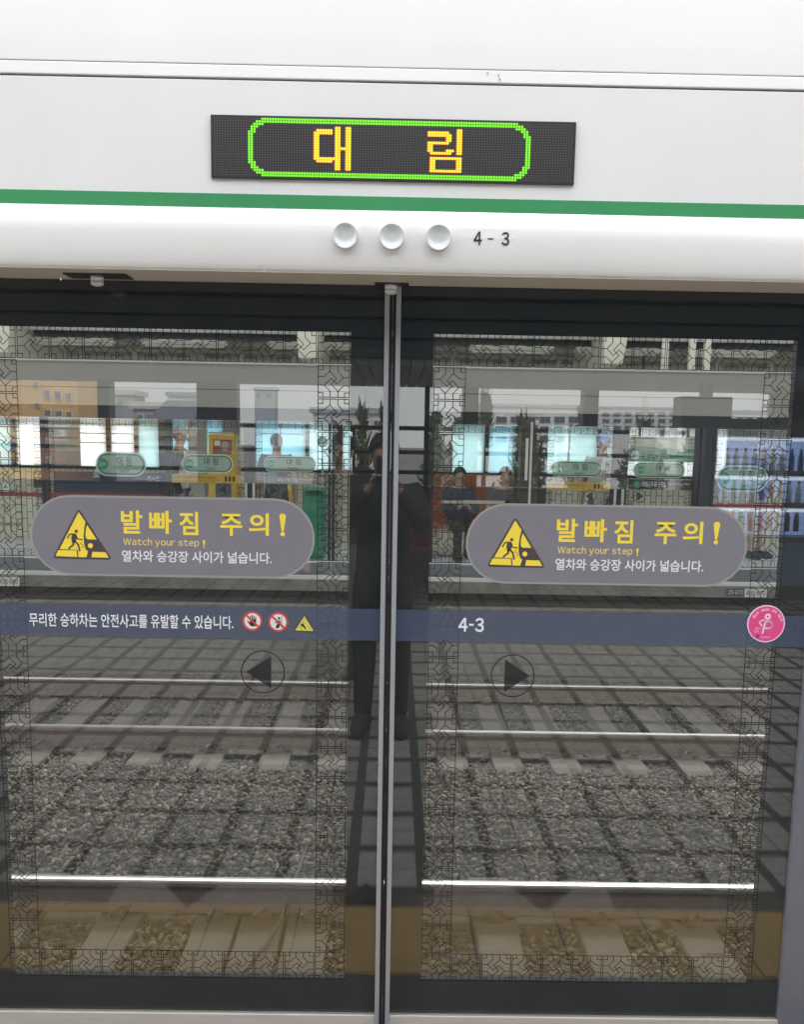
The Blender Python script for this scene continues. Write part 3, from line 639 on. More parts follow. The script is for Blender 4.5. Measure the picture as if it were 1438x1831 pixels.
def pebbles():
    bm = bmesh.new(); bmesh.ops.create_icosphere(bm, subdivisions=1, radius=1)
    base = np.array([v.co for v in bm.verts]); faces = np.array([[v.index for v in f.verts] for f in bm.faces]); bm.free()
    protos = []
    for k in range(16):
        v = base.copy()
        for _ in range(6):
            d = rng.normal(size=3); d /= np.linalg.norm(d); h = rng.uniform(.55, .85); s = v@d; v -= np.outer(np.clip(s-h, 0, None)*.95, d)
        v *= np.array([1.12, rng.uniform(.58, .85), rng.uniform(.34, .6)]); protos.append(v)
    pts = []
    def fill(x0, x1, y0, y1, n, smin, smax):
        p = np.column_stack([rng.uniform(x0, x1, n), rng.uniform(y0, y1, n), np.zeros(n), rng.uniform(smin, smax, n)]); pts.append(p)
    fill(-2.6, 2.6, .45, 3.0, 15000, .015, .033); fill(-3.2, 3.2, 3.0, 5.4, 21000, .015, .030); fill(-5, 5, 5.4, 8.4, 22000, .016, .028)
    p = np.vstack(pts)
    sl = [(x, T1) for x in near]+[(x, T2) for x in farx]
    keep = np.ones(len(p), bool); base_z = SL_TOP-.045+rng.uniform(-.02, .022, len(p))
    for x, t in sl:
        inside = (abs(p[:, 0]-x) < .135) & (abs(p[:, 1]-t) < 1.30); keep &= ~(inside & (rng.random(len(p)) > .0))
    for y in (T1-.807, T1+.807, T2-.84, T2+.84): keep &= ~(abs(p[:, 1]-y) < .085)
    mid = np.exp(-((p[:, 1]-4.3)/.75)**2)*.055; bank = np.where((p[:, 1] > 3.1) & (p[:, 1] < 5.3), 1, 0)
    base_z += mid*bank+.018*np.sin(p[:, 0]*2.1+p[:, 1]*1.3)
    base_z[(p[:, 1] > 3.3) & (p[:, 1] < 5.2)] += .02
    p[:, 2] = base_z; p = p[keep]
    n = len(p); nv, nf = len(base), len(faces)
    V = np.empty((n, nv, 3), np.float32); q = rng.normal(size=(n, 4)); q[:, 1:3] *= .35; q /= np.linalg.norm(q, axis=1)[:, None]
    wq, xq, yq, zq = q.T
    RM = np.stack([1-2*(yq**2+zq**2), 2*(xq*yq-zq*wq), 2*(xq*zq+yq*wq), 2*(xq*yq+zq*wq), 1-2*(xq**2+zq**2), 2*(yq*zq-xq*wq), 2*(xq*zq-yq*wq), 2*(yq*zq+xq*wq), 1-2*(xq**2+yq**2)], 1).reshape(n, 3, 3)
    kind = rng.integers(0, len(protos), n)
    for k, pv in enumerate(protos):
        s = kind == k; V[s] = np.einsum('nij,vj->nvi', RM[s], pv)*p[s, 3][:, None, None]+p[s, None, :3]
    me = bpy.data.meshes.new('gravel'); me.vertices.add(n*nv); me.vertices.foreach_set('co', V.reshape(-1))
    F = (faces[None]+np.arange(n)[:, None, None]*nv).reshape(-1).astype(np.int32)
    me.loops.add(len(F)); me.loops.foreach_set('vertex_index', F)
    me.polygons.add(n*nf); me.polygons.foreach_set('loop_start', np.arange(0, len(F), 3, dtype=np.int32)); me.polygons.foreach_set('loop_total', np.full(n*nf, 3, np.int32))
    me.polygons.foreach_set('use_smooth', np.ones(n*nf, bool)); me.update(); me.validate()
    m = bpy.data.materials.new('pebble'); m.use_nodes = True; nn = m.node_tree.nodes; l = m.node_tree.links; b = nn['Principled BSDF']
    ge = nn.new('ShaderNodeNewGeometry'); rp = nn.new('ShaderNodeValToRGB'); cr = rp.color_ramp
    stops = [(0, (.04, .037, .033)), (.3, (.085, .077, .067)), (.55, (.125, .112, .095)), (.75, (.17, .145, .11)), (.92, (.24, .20, .145)), (1, (.33, .29, .23))]
    cr.elements[0].position, cr.elements[0].color = 0, (*stops[0][1], 1); cr.elements[1].position, cr.elements[1].color = 1, (*stops[-1][1], 1)
    for pos, c in stops[1:-1]: e_ = cr.elements.new(pos); e_.color = (*c, 1)
    l.new(ge.outputs['Random Per Island'], rp.inputs[0])
    tc = nn.new('ShaderNodeTexCoord'); nz = nn.new('ShaderNodeTexNoise'); nz.inputs['Scale'].default_value = 1.1; nz.inputs['Detail'].default_value = 4; l.new(tc.outputs['Object'], nz.inputs[0])
    r2 = nn.new('ShaderNodeValToRGB'); r2.color_ramp.elements[0].position = .35; r2.color_ramp.elements[1].position = .65
    r2.color_ramp.elements[0].color = (.56, .53, .49, 1); r2.color_ramp.elements[1].color = (1, .96, .90, 1); l.new(nz.outputs['Fac'], r2.inputs[0])
    mx = nn.new('ShaderNodeMix'); mx.data_type = 'RGBA'; mx.blend_type = 'MULTIPLY'; mx.inputs[0].default_value = 1; l.new(rp.outputs[0], mx.inputs[6]); l.new(r2.outputs[0], mx.inputs[7])
    l.new(mx.outputs[2], b.inputs['Base Color']); b.inputs['Roughness'].default_value = .8
    me.materials.append(m); o = bpy.data.objects.new('gravel', me); COL.objects.link(o)
    tag(o, 'grey and tan pebbles of the ballast between rails and sleepers', 'gravel', kind='stuff')
pebbles()
solo('trackside_cable', MB().tube([(-.80, 1.6, -1.03), (-.62, 2.3, -1.04), (-.575, 2.55, -1.035), (-.565, 2.62, -.99), (-.56, 2.68, -1.03), (-.55, 3.1, -1.05), (-.52, 3.6, -1.04)], .011), 'rubber',
     'thin black cable lying over the gravel beside the pair of close sleepers', 'cable', smooth=True)

solo('shade_roof', MB().box(-20, 20, .35, 7.6, 4.3, 4.42), 'deck_beige', 'flat pale roof added out of view to shade the two tracks', 'roof')  # unseen slab added to keep sky light off gravel and sleepers
# far platform edge
pe = thing('platform_edge', 'stained concrete edge wall of the opposite platform with dark recess', 'platform edge', (0, 8.64, -1.1))
MB().box(-20, 20, 8.60, 9.055, -.140, -.004).build('edge_slab', 'edge_concrete', pe, bevel=.01)
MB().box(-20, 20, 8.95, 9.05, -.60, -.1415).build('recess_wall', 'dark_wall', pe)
MB().box(-20, 20, 8.52, 8.94, -1.13, -.285).build('base_ledge', 'base_concrete', pe, bevel=.02)
MB().box(-20, 20, 8.615, 8.70, -.003, .032).build('edge_sill', 'light_sill', pe)
def edge_plate(px0, px1, py0, py1, body, dark, label):
    x0, z1 = at(px0, py0, 8.59); x1, z0 = at(px1, py1, 8.59)
    t = thing('distance_plate', label, 'distance plate', ((x0+x1)/2, 8.59, z0), 'number plates on the platform edge')
    MB().box(x0, x1, 8.586, 8.5985, z0, z1).build('plate', 'machine_body' if dark else 'label_white', t)
    wide_text('lettering', body, 'label_white' if dark else 'ink', t, x0+(x1-x0)*.06, x1-(x1-x0)*.06, z0+(z1-z0)*.22, z1-(z1-z0)*.2, 8.5845, bold=.0 if dark else .015)
edge_plate(0-4, 34, 1032, 1048, '435-690', False, 'white number plate reading 435-690 on left of the far platform edge')
edge_plate(1333, 1371, 1053, 1068, '435-670', False, 'white number plate reading 435-670 on right of the far platform edge')
edge_plate(1301, 1331, 1052, 1066, '35-670', True, 'dark number plate reading 35-670 left of the white 435-670 plate')

# ------------------------------------------------------------------ far screen doors
YF = 8.80
def X_(px, Y=YF, py=830): return at(px, py, Y)[0]
def Z_(py, Y=YF, px=700): return at(px, py, Y)[1]
fh = thing('far_door_header', 'grey steel header over the screen doors of the opposite platform', 'door header', (0, 8.9, 1.76))
MB().box(-14, 14, 8.82, 9.10, 1.905, 2.385).build('header_panel', 'header_grey', fh)
MB().box(-14, 14, 8.81, 9.12, 2.386, 2.41).build('top_trim', 'light_sill', fh)
MB().box(-14, 14, 8.86, 9.06, 1.765, 1.904).build('lower_beam', 'far_frame', fh)
seam = MB()
seam.box(-14, 14, 8.8182, 8.8192, 2.10, 2.106); seam.build('panel_seam', 'seam_dark', fh)

def station_pill(parent, x0, x1, z0, z1, y, big=False):
    p_ = MB().poly(pill_pts(x0, x1, z0, z1), y).build('station_sticker', 'pale_pill', parent)
    g = (z1-z0)*.07
    MB().poly(pill_pts(x0+g, x1-g, z0+g, z1-g), y-.002).build('sticker_rim', 'green_rim', p_)
    MB().poly(pill_pts(x0+2*g, x1-2*g, z0+2*g, z1-2*g), y-.004).build('sticker_face', 'green_pill', p_)
    wd, h = x1-x0, z1-z0
    MB().disc(x0+wd*.145, (z0+z1)/2, h*.235, y-.006, 24).build('number_disc', 'station_green', p_)
    wide_text('lettering', '233', 'white_ink', p_, x0+wd*.085, x0+wd*.205, z0+h*.43, z0+h*.57, y-.008)
    text('lettering', '대', 'ink', p_, x0+wd*.44, x0+wd*.535, z0+h*.44, z0+h*.82, y-.006, bold=.004)
    text('lettering', '림', 'ink', p_, x0+wd*.61, x0+wd*.705, z0+h*.44, z0+h*.82, y-.006, bold=.004)
    wide_text('lettering', 'Daerim', 'ink', p_, x0+wd*.47, x0+wd*.66, z0+h*.17, z0+h*.32, y-.006)
film('pale_pill', (.70, .78, .72), .8)

def far_pane(name, label, cat, x0, x1, stile, pill=None, pillbig=False, group=None, lat=True):
    t = thing(name, label, cat, ((x0+x1)/2, YF, 0), group)
    MB().box(x0, x1, YF, YF+.012, .19, 1.764).build('glass_pane', 'far_glass', t)
    f = MB(); f.box(x0, x0+stile[0], YF-.02, YF+.05, .19, 1.764); f.box(x1-stile[1], x1, YF-.02, YF+.05, .19, 1.764); f.build('stile', 'far_frame', t)
    MB().box(x0, x1, YF-.02, YF+.05, .035, .189).build('bottom_rail', 'far_alu', t)
    MB().box(x0, x1, YF-.024, YF-.0205, .165, .186).build('bottom_trim', 'light_sill', t)
    if lat:
        a, b = x0+stile[0], x1-stile[1]; n = max(5, round((b-a)/.075)); lattice(a, b, .20, 1.75, n, round(1.55/(b-a)*n), YF-.004, .0035).build('lattice_film', 'lattice_ink', t)
    if pill:
        station_pill(t, X_(pill[0]), X_(pill[1]), Z_(pill[3], px=pill[0]*.5+pill[1]*.5), Z_(pill[2], px=pill[0]*.5+pill[1]*.5), YF-.008, pillbig)
    return t
P1, P2 = X_(1109), X_(447)
def far_banner(t, px0, px1, py0, py1):
    pc = (px0+px1)/2; x0, x1, z0, z1 = X_(px0), X_(px1), Z_(py1, px=pc), Z_(py0, px=pc)
    b = MB().box(x0, x1, YF-.014, YF-.010, z0, z1).build('emergency_banner', 'orange_banner', t)
    wd, h = x1-x0, z1-z0
    text('lettering', '비상시 손잡이를 젖히면 문이 열립니다.', 'ink', b, x0+wd*.05, x0+wd*.66, z0+h*.48, z0+h*.80, YF-.0155)
    text('lettering', 'In case of emergency pull the lever and slide open the door', 'bark', b, x0+wd*.05, x0+wd*.64, z0+h*.18, z0+h*.34, YF-.0155)
    for k_ in range(3): MB().box(x0+wd*(.77+.055*k_), x0+wd*(.80+.055*k_), YF-.0155, YF-.0145, z0+h*.25, z0+h*.8).build('lever_symbol', 'ink', b)
def far_strip(t, px0, px1, py0, py1, m_='black_film'):
    pc = (px0+px1)/2; x0, x1, z0, z1 = X_(px0), X_(px1), Z_(py1, px=pc), Z_(py0, px=pc); wd, h = x1-x0, z1-z0
    b = MB().poly([(x0, z0), (x1, z0), (x1, z1), (x0, z1)], YF-.012).build('station_strip', m_, t)
    MB().disc(x0+wd*.13, (z0+z1)/2, h*.33, YF-.014, 18).build('number_disc', 'station_green', b)
    text('lettering', '대림(구로구청)', 'white_ink', b, x0+wd*.2, x0+wd*.57, z0+h*.22, z0+h*.82, YF-.014, bold=.008)
    text('lettering', 'Daerim (Guro-gu Office)', 'white_ink', b, x0+wd*.6, x0+wd*.93, z0+h*.5, z0+h*.72, YF-.014)
def far_arrow(t, px, py, d):
    x, z = X_(px), Z_(py, px=px); a = MB(); a.ring(x, z, .066, .074, YF-.014, 24); a.poly([(x+d*.055, z), (x-d*.03, z+.055), (x-d*.03, z-.055)], YF-.014); a.build('direction_arrow', 'arrow_ink', t)
d1 = far_pane('far_screen_door', 'far glass door leaf with yellow banner, blue-capped man behind', 'screen door', X_(965), P1-.004, (.085, .085), (985, 1078, 824, 853), group='far screen doors')
far_banner(d1, 966, 1093, 862, 877); far_arrow(d1, 1058, 887, -1)
d2 = far_pane('far_screen_door', 'far glass door leaf with black name strip and green name board behind', 'screen door', P1+.004, X_(1250), (.085, .05), (1133, 1226, 826, 855), group='far screen doors')
far_strip(d2, 1126, 1243, 858, 876); far_arrow(d2, 1146, 887, 1)
d3 = far_pane('far_screen_door', 'far glass door leaf with yellow banner, capped man in vest behind', 'screen door', X_(303), P2-.004, (.03, .06), (325, 417, 812, 846), group='far screen doors')
far_banner(d3, 305, 431, 848, 864); far_arrow(d3, 399, 875, -1)
d4 = far_pane('far_screen_door', 'far glass door leaf showing top of a dark-haired head behind its sticker', 'screen door', P2+.004, X_(592), (.06, .03), (471, 566, 815, 844), group='far screen doors')
far_strip(d4, 476, 575, 852, 866, 'grey_film'); far_arrow(d4, 488, 877, 1)
for dd, s_ in ((d1, -1), (d2, 1), (d3, -1), (d4, 1)):
    pc = P1 if dd in (d1, d2) else P2
    MB().box(*sorted((pc+s_*.03, pc+s_*.058)), YF-.035, YF-.0205, Z_(892), Z_(868)).build('pull_handle', 'pipe_grey', dd)
    MB().box(*sorted((pc+s_*.03, pc+s_*.058)), YF-.026, YF-.0205, Z_(904), Z_(893)).build('handle_label', 'label_white', dd)
def far_fixed(x0, x1, label, pill=None, stripe=True):
    t = far_pane('far_fixed_screen', label, 'glass screen', x0, x1, (.035, .035), pill, True, group='fixed glass screens of far platform')
    if stripe == 2: MB().box(X_(745), X_(790), YF-.010, YF-.006, .868, .915).build('red_stripe', 'red_stripe', t); MB().box(X_(791), X_(905), YF-.010, YF-.006, .872, .91).build('white_stripe', 'cloth_cream', t)
    elif stripe: MB().box(x0+.036, x1-.036, YF-.010, YF-.006, .868, .915).build('red_stripe', 'red_stripe', t)
    return t
xa = X_(303)-.012
far_fixed(-5.30, -3.95, 'far fixed glass screen with red stripe at left edge of view', None)
far_fixed(-3.94, xa, 'far fixed glass screen with large pale station sticker in front of blue building', (170, 262, 808, 852))
far_fixed(X_(592)+.01, .42, 'far fixed glass screen behind the meeting door edges', None, False)
far_fixed(.43, X_(928)-.01, 'far fixed glass screen before the brown wooden bench, short red strip across', None, 2)
far_fixed(X_(1272)+.01, 5.0, 'far fixed glass screen at right with large station sticker', (1283, 1376, 832, 880))
for a_, c_, lb_ in ((-9, -5.31, 'far fixed glass screen beyond left edge of view'), (5.01, 9, 'far fixed glass screen beyond right edge of view')): far_fixed(a_, c_, lb_)
b = MB(); b.box(X_(944), X_(964), YF-.05, YF+.35, .19, 1.80)
tb = thing('door_machine_post', 'tall dark brown machine cabinet standing between far glass screens', 'cabinet', (X_(945), YF, .0))
MB().box(X_(931), X_(963), YF-.06, YF+.42, .035, 1.81).build('cabinet_body', 'brown_post', tb, bevel=.01)
MB().box(X_(946), X_(950), YF-.066, YF-.0605, .1, 1.80).build('corner_trim', 'light_sill', tb)
MB().box(X_(938), X_(943), YF-.064, YF-.0605, 1.15, 1.62).build('window_slot', 'label_white', tb)
MB().box(X_(938), X_(958), YF+.05, YF+.3, 1.811, 1.85).build('top_cap', 'far_frame', tb)
MB().box(X_(1251), X_(1271), YF-.05, YF+.12, .035, 1.764)
solo('far_door_post', MB().box(X_(1251), X_(1271), YF-.05, YF+.12, .035, 1.764), 'far_frame', 'dark steel post right of the far door leaf with green name board', 'door post', bevel=.008)

# ------------------------------------------------------------------ far platform back wall, windows, canopy
YW = 12.5
fw = thing('brick_wall', 'low beige tile wall of upright bricks behind the opposite platform', 'wall', (0, YW, 0))
MB().box(-14, 14, YW, YW+.2, .0, 1.06).build('brick_face', 'beige_brick', fw)
MB().box(-14, 14, YW-.03, YW+.23, 1.061, 1.10).build('wall_cap', 'far_frame', fw)
ubm = solo('window_beam', MB().box(-14, 14, YW-.05, YW+.2, 1.82, 2.6), 'header_grey', 'grey wall band over the frosted windows of far platform', 'wall band')
wins = [(-60, 20, 'pale_pane', 'greenish frosted window at left edge, behind lattice'), (30, 84, 'white_pane', 'bright white frosted window left of brown brick house'),
        (142, 190, 'white_pane', 'white window with fine vertical lines left of grey post'), (198, 240, 'white_pane', 'white window right of the grey post at left'), (247, 284, 'pale_pane', 'pale green window right of the white one'),
        (305, 346, 'cyan_pane', 'cyan window behind the capped man in vest'), (356, 398, 'cyan_pane', 'cyan window behind top of the yellow kiosk'), (456, 546, 'cyan_pane', 'wide cyan window behind the dark-haired head'), (552, 600, 'pale_pane', 'pale window above the green bin'),
        (612, 740, 'pale_pane', 'pale window behind the door meeting edges'), (808, 866, 'pale_pane', 'pale cyan window left of the dark mullion over wooden bench'), (873, 929, 'cyan_pane', 'cyan window crossed by white bars over wooden bench'),
        (966, 1068, 'pale_pane', 'pale cyan window behind left leaf of the far door'), (1074, 1095, 'pale_pane', 'narrow pale window over blue-capped man'), (1120, 1178, 'white_pane', 'white window behind green name board'), (1186, 1218, 'white_pane', 'bright white window right of thin mullion'),
        (1222, 1262, 'white_pane', 'white window left of the dark far post'), (1270, 1300, 'white_pane', 'white window with green ring sticker')]
edges = []
for p0, p1, m_, lb_ in wins:
    x0, x1 = X_(p0, YW), X_(p1, YW)
    t = thing('frosted_window', lb_, 'window', ((x0+x1)/2, YW, 1.10), 'frosted windows of far platform')
    MB().box(x0, x1, YW+.03, YW+.05, 1.101, 1.819).build('pane', m_, t)
    f = MB()
    for zb in ((1.62,) if m_ == 'cyan_pane' else (1.72, 1.58, 1.44) if p0 in (142, 198) else ()): f.box(x0, x1, YW+.012, YW+.028, zb, zb+.018)
    if x1-x0 > .5 and m_ != 'white_pane': f.box((x0+x1)/2-.014, (x0+x1)/2+.014, YW+.012, YW+.028, 1.101, 1.819)
    f.box(x0, x0+.012, YW+.012, YW+.028, 1.101, 1.819); f.build('glazing_bar', 'label_white' if m_ != 'white_pane' else 'pipe_grey', t)
    edges.append((x0, x1))
prev = -14
for x0, x1 in edges+[(14, 14)]:
    if x0-prev > .015: tag(MB().box(prev, x0, YW, YW+.15, 1.101, 1.819).build('window_pier', 'wall_grey' if x0 > 8 else 'header_grey' if x0-prev > .25 else 'post_dark'), 'wall pier between frosted windows of far platform, %.1f m wide' % (x0-prev) if False else 'dark pier between frosted windows of the far platform', 'wall pier', 'piers between the far windows')
    prev = x1
xs = X_(1269, YW)
rs = thing('route_sign', 'narrow white sign with a green arc right of dark far post', 'sign', (xs, YW-.2, 1.1)); MB().box(xs, xs+.075, YW-.12, YW-.10, 1.11, 1.80).build('sign_board', 'label_white', rs)
ga = MB(); pr = [(.005+.10*t*t, t*.24) for t in np.linspace(-.78, .78, 13)]
for (a0, b0), (a1, b1) in zip(pr, pr[1:]): ga.poly([(xs+a0, 1.50+b0), (xs+min(.074, a0+.028), 1.50+b0), (xs+min(.074, a1+.028), 1.50+b1), (xs+a1, 1.50+b1)], YW-.124)
ga.build('green_arc', 'station_green', rs)
# hanging name board
nb0, nb1 = X_(1122, 11.5), X_(1246, 11.5)
nb = thing('station_name_board', 'green station name board hanging behind the far door leaf', 'name board', ((nb0+nb1)/2, 11.5, 1.3))
zz0, zz1 = Z_(826, 11.5, 1180), Z_(803, 11.5, 1180)
MB().box(nb0, nb1, 11.5, 11.6, zz0, zz1).build('board', 'station_green', nb); MB().box(nb0, nb1, 11.505, 11.6, zz1+.001, Z_(781, 11.5, 1180)).build('board_top', 'beam_beige', nb)
for x in (nb0+.15, nb1-.15): MB().box(x, x+.03, 11.52, 11.55, Z_(781, 11.5, 1180)+.001, 3.1).build('hanger', 'post_dark', nb)
wd, h = nb1-nb0, zz1-zz0
MB().disc(nb0+wd*.11, (zz0+zz1)/2, h*.36, 11.496, 20).build('number_disc', 'white_ink', nb)
text('lettering', '232', 'station_green', nb, nb0+wd*.075, nb0+wd*.145, zz0+h*.4, zz0+h*.6, 11.493)
text('lettering', '구로디지털단지', 'white_ink', nb, nb0+wd*.175, nb0+wd*.60, zz0+h*.25, zz0+h*.78, 11.496, bold=.012)
text('lettering', 'Guro Digital Complex', 'white_ink', nb, nb0+wd*.63, nb0+wd*.95, zz0+h*.52, zz0+h*.74, 11.496)
# canopy
cp = thing('far_canopy', 'beige corrugated canopy roof over the opposite platform', 'canopy roof', (0, 12, 2.6))
pts = []
y0, y1, z0, z1, n = 10.0, 13.0, 3.39, 2.73, 9
for i in range(n):
    a0, a1, a2, a3 = i/n, (i+.45)/n, (i+.55)/n, (i+.95)/n
    for a_, dz in ((a0, 0), (a1, 0), (a2, -.11), (a3, -.11)): pts.append((y0+(y1-y0)*a_, z0+(z1-z0)*a_+dz))
low = [(y, z) for y, z in pts]; up = [(y, z+.12) for y, z in reversed(pts)]
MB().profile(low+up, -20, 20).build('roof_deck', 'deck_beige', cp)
for k, x in enumerate(list(np.arange(-5.4, 6, .78))): MB().box(x, x+.055, 12.35, 12.42, 2.42, 3.02).build('hanger_strut', 'pipe_grey', cp)
MB().tube([(-20, 10.6, 2.93), (20, 10.6, 2.93)], .035).build('conduit', 'pipe_grey', cp)
MB().box(-20, 20, 10.9, 11.08, 2.835, 2.92).build('light_trough', 'trough_dark', cp)
def lamp(x, lb_):
    t = thing('strip_light', lb_, 'strip light', (x, 10.98, 2.9), 'strip lights under far canopy')
    MB().box(x-.56, x+.56, 10.89, 11.09, 2.775, 2.834).build('light_housing', 'tube_white', t, bevel=.012); MB().tube([(x-.52, 10.99, 2.757), (x+.52, 10.99, 2.757)], .016).build('tube', 'tube_white', t)
for i, px in enumerate((-75, 130, 330, 555, 768, 915, 1105, 1310, 1500)):
    if i == 4: continue
    lamp(X_(px, 11, 610), 'pale strip light under far canopy, %s' % ('at left edge of view', 'above the orange house', 'above grey post and building', 'left of the beige beam', '', 'right of door meeting edges', 'beside the beige beam at right', 'between the two tall pale posts and right edge', 'beyond right edge of view')[i])
for px0, px1, lb_ in ((-30, 18, 'beige canopy beam end at left edge of view'), (535, 566, 'beige canopy beam end above the cyan window at middle'), (1080, 1112, 'beige canopy beam end right of middle')):
    x0, x1 = X_(px0, 10.2, 630), X_(px1, 10.2, 630)
    b = MB(); b.poly([(x0, 2.56), (x1, 2.56), (x1+.06, 2.95), (x1+.02, 3.2), (x0-.02, 3.2), (x0-.03, 2.95)], 10.1, 12.3)
    solo('canopy_beam', b, 'beam_beige', lb_, 'beam', 'beam ends under far canopy', bevel=.01)
for px, lb_ in ((1190, 'short pale post under far canopy, left of the pair'), (1238, 'pale post under far canopy, left of two tall ones'), (1265, 'pale post under far canopy, right of two tall ones')):
    x = X_(px, 9.9, 630); solo('canopy_post', MB().box(x-.035, x+.035, 9.86, 9.94, 2.3, 3.4), 'beam_beige', lb_, 'post', 'pale posts under far canopy')
for x in (-7.5, -2.9, 1.9, 6.7): solo('canopy_column', MB().box(x-.12, x+.12, 12.2, 12.45, 0.003, 2.8), 'header_grey', 'grey canopy column before the frosted windows, %s' % {-7.5: 'out of view at left', -2.9: 'near the capped man in vest', 1.9: 'behind brown cabinet', 6.7: 'out of view at right'}[x], 'column', 'columns of far platform', bevel=.01)

# furniture of the far platform
x0, x1 = X_(372, 11.2), X_(421, 11.2)
kt = thing('yellow_kiosk', 'yellow machine kiosk with a small picture panel on far platform', 'kiosk', ((x0+x1)/2, 11.4, 0))
MB().box(x0, x1, 11.2, 11.7, .003, Z_(776, 11.2, 400)).build('kiosk_body', 'kiosk_yellow', kt, bevel=.015)
MB().box(x0+.07, x1-.05, 11.19, 11.1995, Z_(812, 11.2, 400), Z_(786, 11.2, 400)).build('picture_panel', 'bench_wood', kt)
MB().box(x0+.09, x0+.17, 11.185, 11.1895, Z_(797, 11.2, 400), Z_(788, 11.2, 400)).build('picture_note', 'label_white', kt)
MB().ball(((x0+x1)/2+.05, 11.185, Z_(798, 11.2, 400)), .05, .004, .07).build('picture_shape', 'cloth_beige', kt)
MB().box(x0+.1, x1-.06, 11.19, 11.1995, Z_(905, 11.2, 400), Z_(865, 11.2, 400)).build('screen', 'machine_body', kt)
MB().box(x0, x1, 11.16, 11.1995, Z_(858, 11.2, 400), Z_(848, 11.2, 400)).build('shelf', 'kiosk_yellow', kt)
x0, x1 = X_(482, 11.0), X_(524, 11.0)
solo('yellow_bin', MB().box(x0, x1, 11.0, 11.4, .003, Z_(872, 11, 500)), 'kiosk_yellow', 'low yellow box beside the round arrow on far door', 'box', bevel=.03)
x0, x1 = X_(541, 10.4), X_(582, 10.4)
bt = thing('waste_bin', 'tall green waste bin on far platform left of door meeting edges', 'bin', ((x0+x1)/2, 10.6, 0))
MB().box(x0, x1, 10.4, 10.8, .003, Z_(872, 10.4, 560)).build('bin_body', 'bin_green', bt, bevel=.04); MB().box(x0+.05, x1-.05, 10.388, 10.399, Z_(884, 10.4, 560), Z_(877, 10.4, 560)).build('slot', 'post_dark', bt)
MB().disc((x0+x1)/2+.1, Z_(790, 10.4, 560), .07, 10.5, 20, 10.53).build('sign_disc', 'station_green', bt); MB().box((x0+x1)/2+.09, (x0+x1)/2+.11, 10.5, 10.52, Z_(872, 10.4, 560), Z_(797, 10.4, 560)).build('sign_stem', 'pipe_grey', bt)
x0, x1 = X_(755, 10.9), X_(925, 10.9)
bt = thing('wooden_bench', 'brown wooden bench with high plank back on far platform', 'bench', ((x0+x1)/2, 11, 0))
MB().box(x0, x1, 11.2, 11.26, .40, Z_(848, 11.2, 850)).build('backrest', 'bench_wood', bt, bevel=.01)
MB().box(x0, x1, 10.75, 11.19, .40, .45).build('seat', 'bench_wood', bt, bevel=.01)
for x in (x0+.1, (x0+x1)/2, x1-.1): MB().box(x-.03, x+.03, 10.8, 11.15, .003, .399).build('leg', 'post_dark', bt)
b = MB().box(X_(95, 12.4), X_(300, 12.4), 12.40, 12.46, .35, 1.02); nbd = solo('notice_board', b, 'cloth_navy', 'dark blue notice board on wall below white windows, left', 'notice board')
text('lettering', '게시판', 'white_ink', nbd, X_(262, 12.4), X_(286, 12.4), .90, .98, 12.395)
nbd2 = solo('direction_sign', MB().box(X_(58, 12.3), X_(78, 12.3), 12.3, 12.33, Z_(872, 12.3, 68), Z_(842, 12.3, 68)), 'brown_post', 'small brown sign with white left arrow on brick wall', 'sign')
xa_, xb_ = X_(61, 12.3), X_(75, 12.3); zc_ = Z_(851, 12.3, 68)
MB().stroke([(xa_+.05, zc_+.05), (xa_, zc_), (xa_+.05, zc_-.05)], .012, 12.296).line((xa_, zc_), (xb_, zc_), .012, 12.296).build('arrow', 'white_ink', nbd2)
ex_ = solo('exit_sign', MB().box(X_(1, 12.2), X_(14, 12.2), 12.2, 12.24, Z_(877, 12.2, 8), Z_(864, 12.2, 8)), 'label_white', 'small white and green guidance sign at left edge', 'sign')
MB().poly([(X_(3, 12.2), Z_(873, 12.2, 8)), (X_(12, 12.2), Z_(873, 12.2, 8)), (X_(8, 12.2), Z_(866, 12.2, 8))], 12.196).build('arrow', 'station_green', ex_)

# ------------------------------------------------------------------ own platform, behind the camera (seen in the glass)
def rf(px, py, d): return at(px, py, d)  # a point d metres behind the doors, found by its mirror image
struct('floor_border', MB().box(-14, 14, -.300, .0, FL+.0005, FL+.004), 'floor_dark')
struct('floor_band', MB().box(-14, 14, -.86, -.752, FL+.0005, FL+.004), 'floor_dark')
tp = MB(); tp.box(-6, 6, -.748, -.304, FL+.0005, FL+.006)
for tx in np.arange(-2.1, 2.1, .30):
    for i in range(6):
        for j in range(8):
            x, y = tx+.025+i*.05, -.725+j*.0575
            tp.lathe([(.017, FL+.006), (.015, FL+.0095), (.009, FL+.011)], x, y, 8)
struct('tactile_strip', tp, 'yellow_tactile')
jt = MB()
for tx in np.arange(-6, 6, .30): jt.box(tx-.003, tx+.003, -.747, -.305, FL+.0061, FL+.0066)
struct('tactile_joints', jt, 'floor_dark')
def floor_tri(pts, label):
    P_ = [atz(px, py, FL) for px, py in pts]; b = MB(); z0, z1 = FL+.0048, FL+.008
    P_ = [(x, -y) for x, y in P_]
    a = sum(P_[i][0]*P_[(i+1) % 3][1]-P_[(i+1) % 3][0]*P_[i][1] for i in range(3))
    if a < 0: P_ = P_[::-1]
    b.add([(x, y, z0) for x, y in P_]+[(x, y, z1) for x, y in P_], [(2, 1, 0), (3, 4, 5), (0, 1, 4, 3), (1, 2, 5, 4), (2, 0, 3, 5)])
    solo('floor_arrow', b, 'floor_ink', label, 'floor marking', 'boarding arrows on the floor')
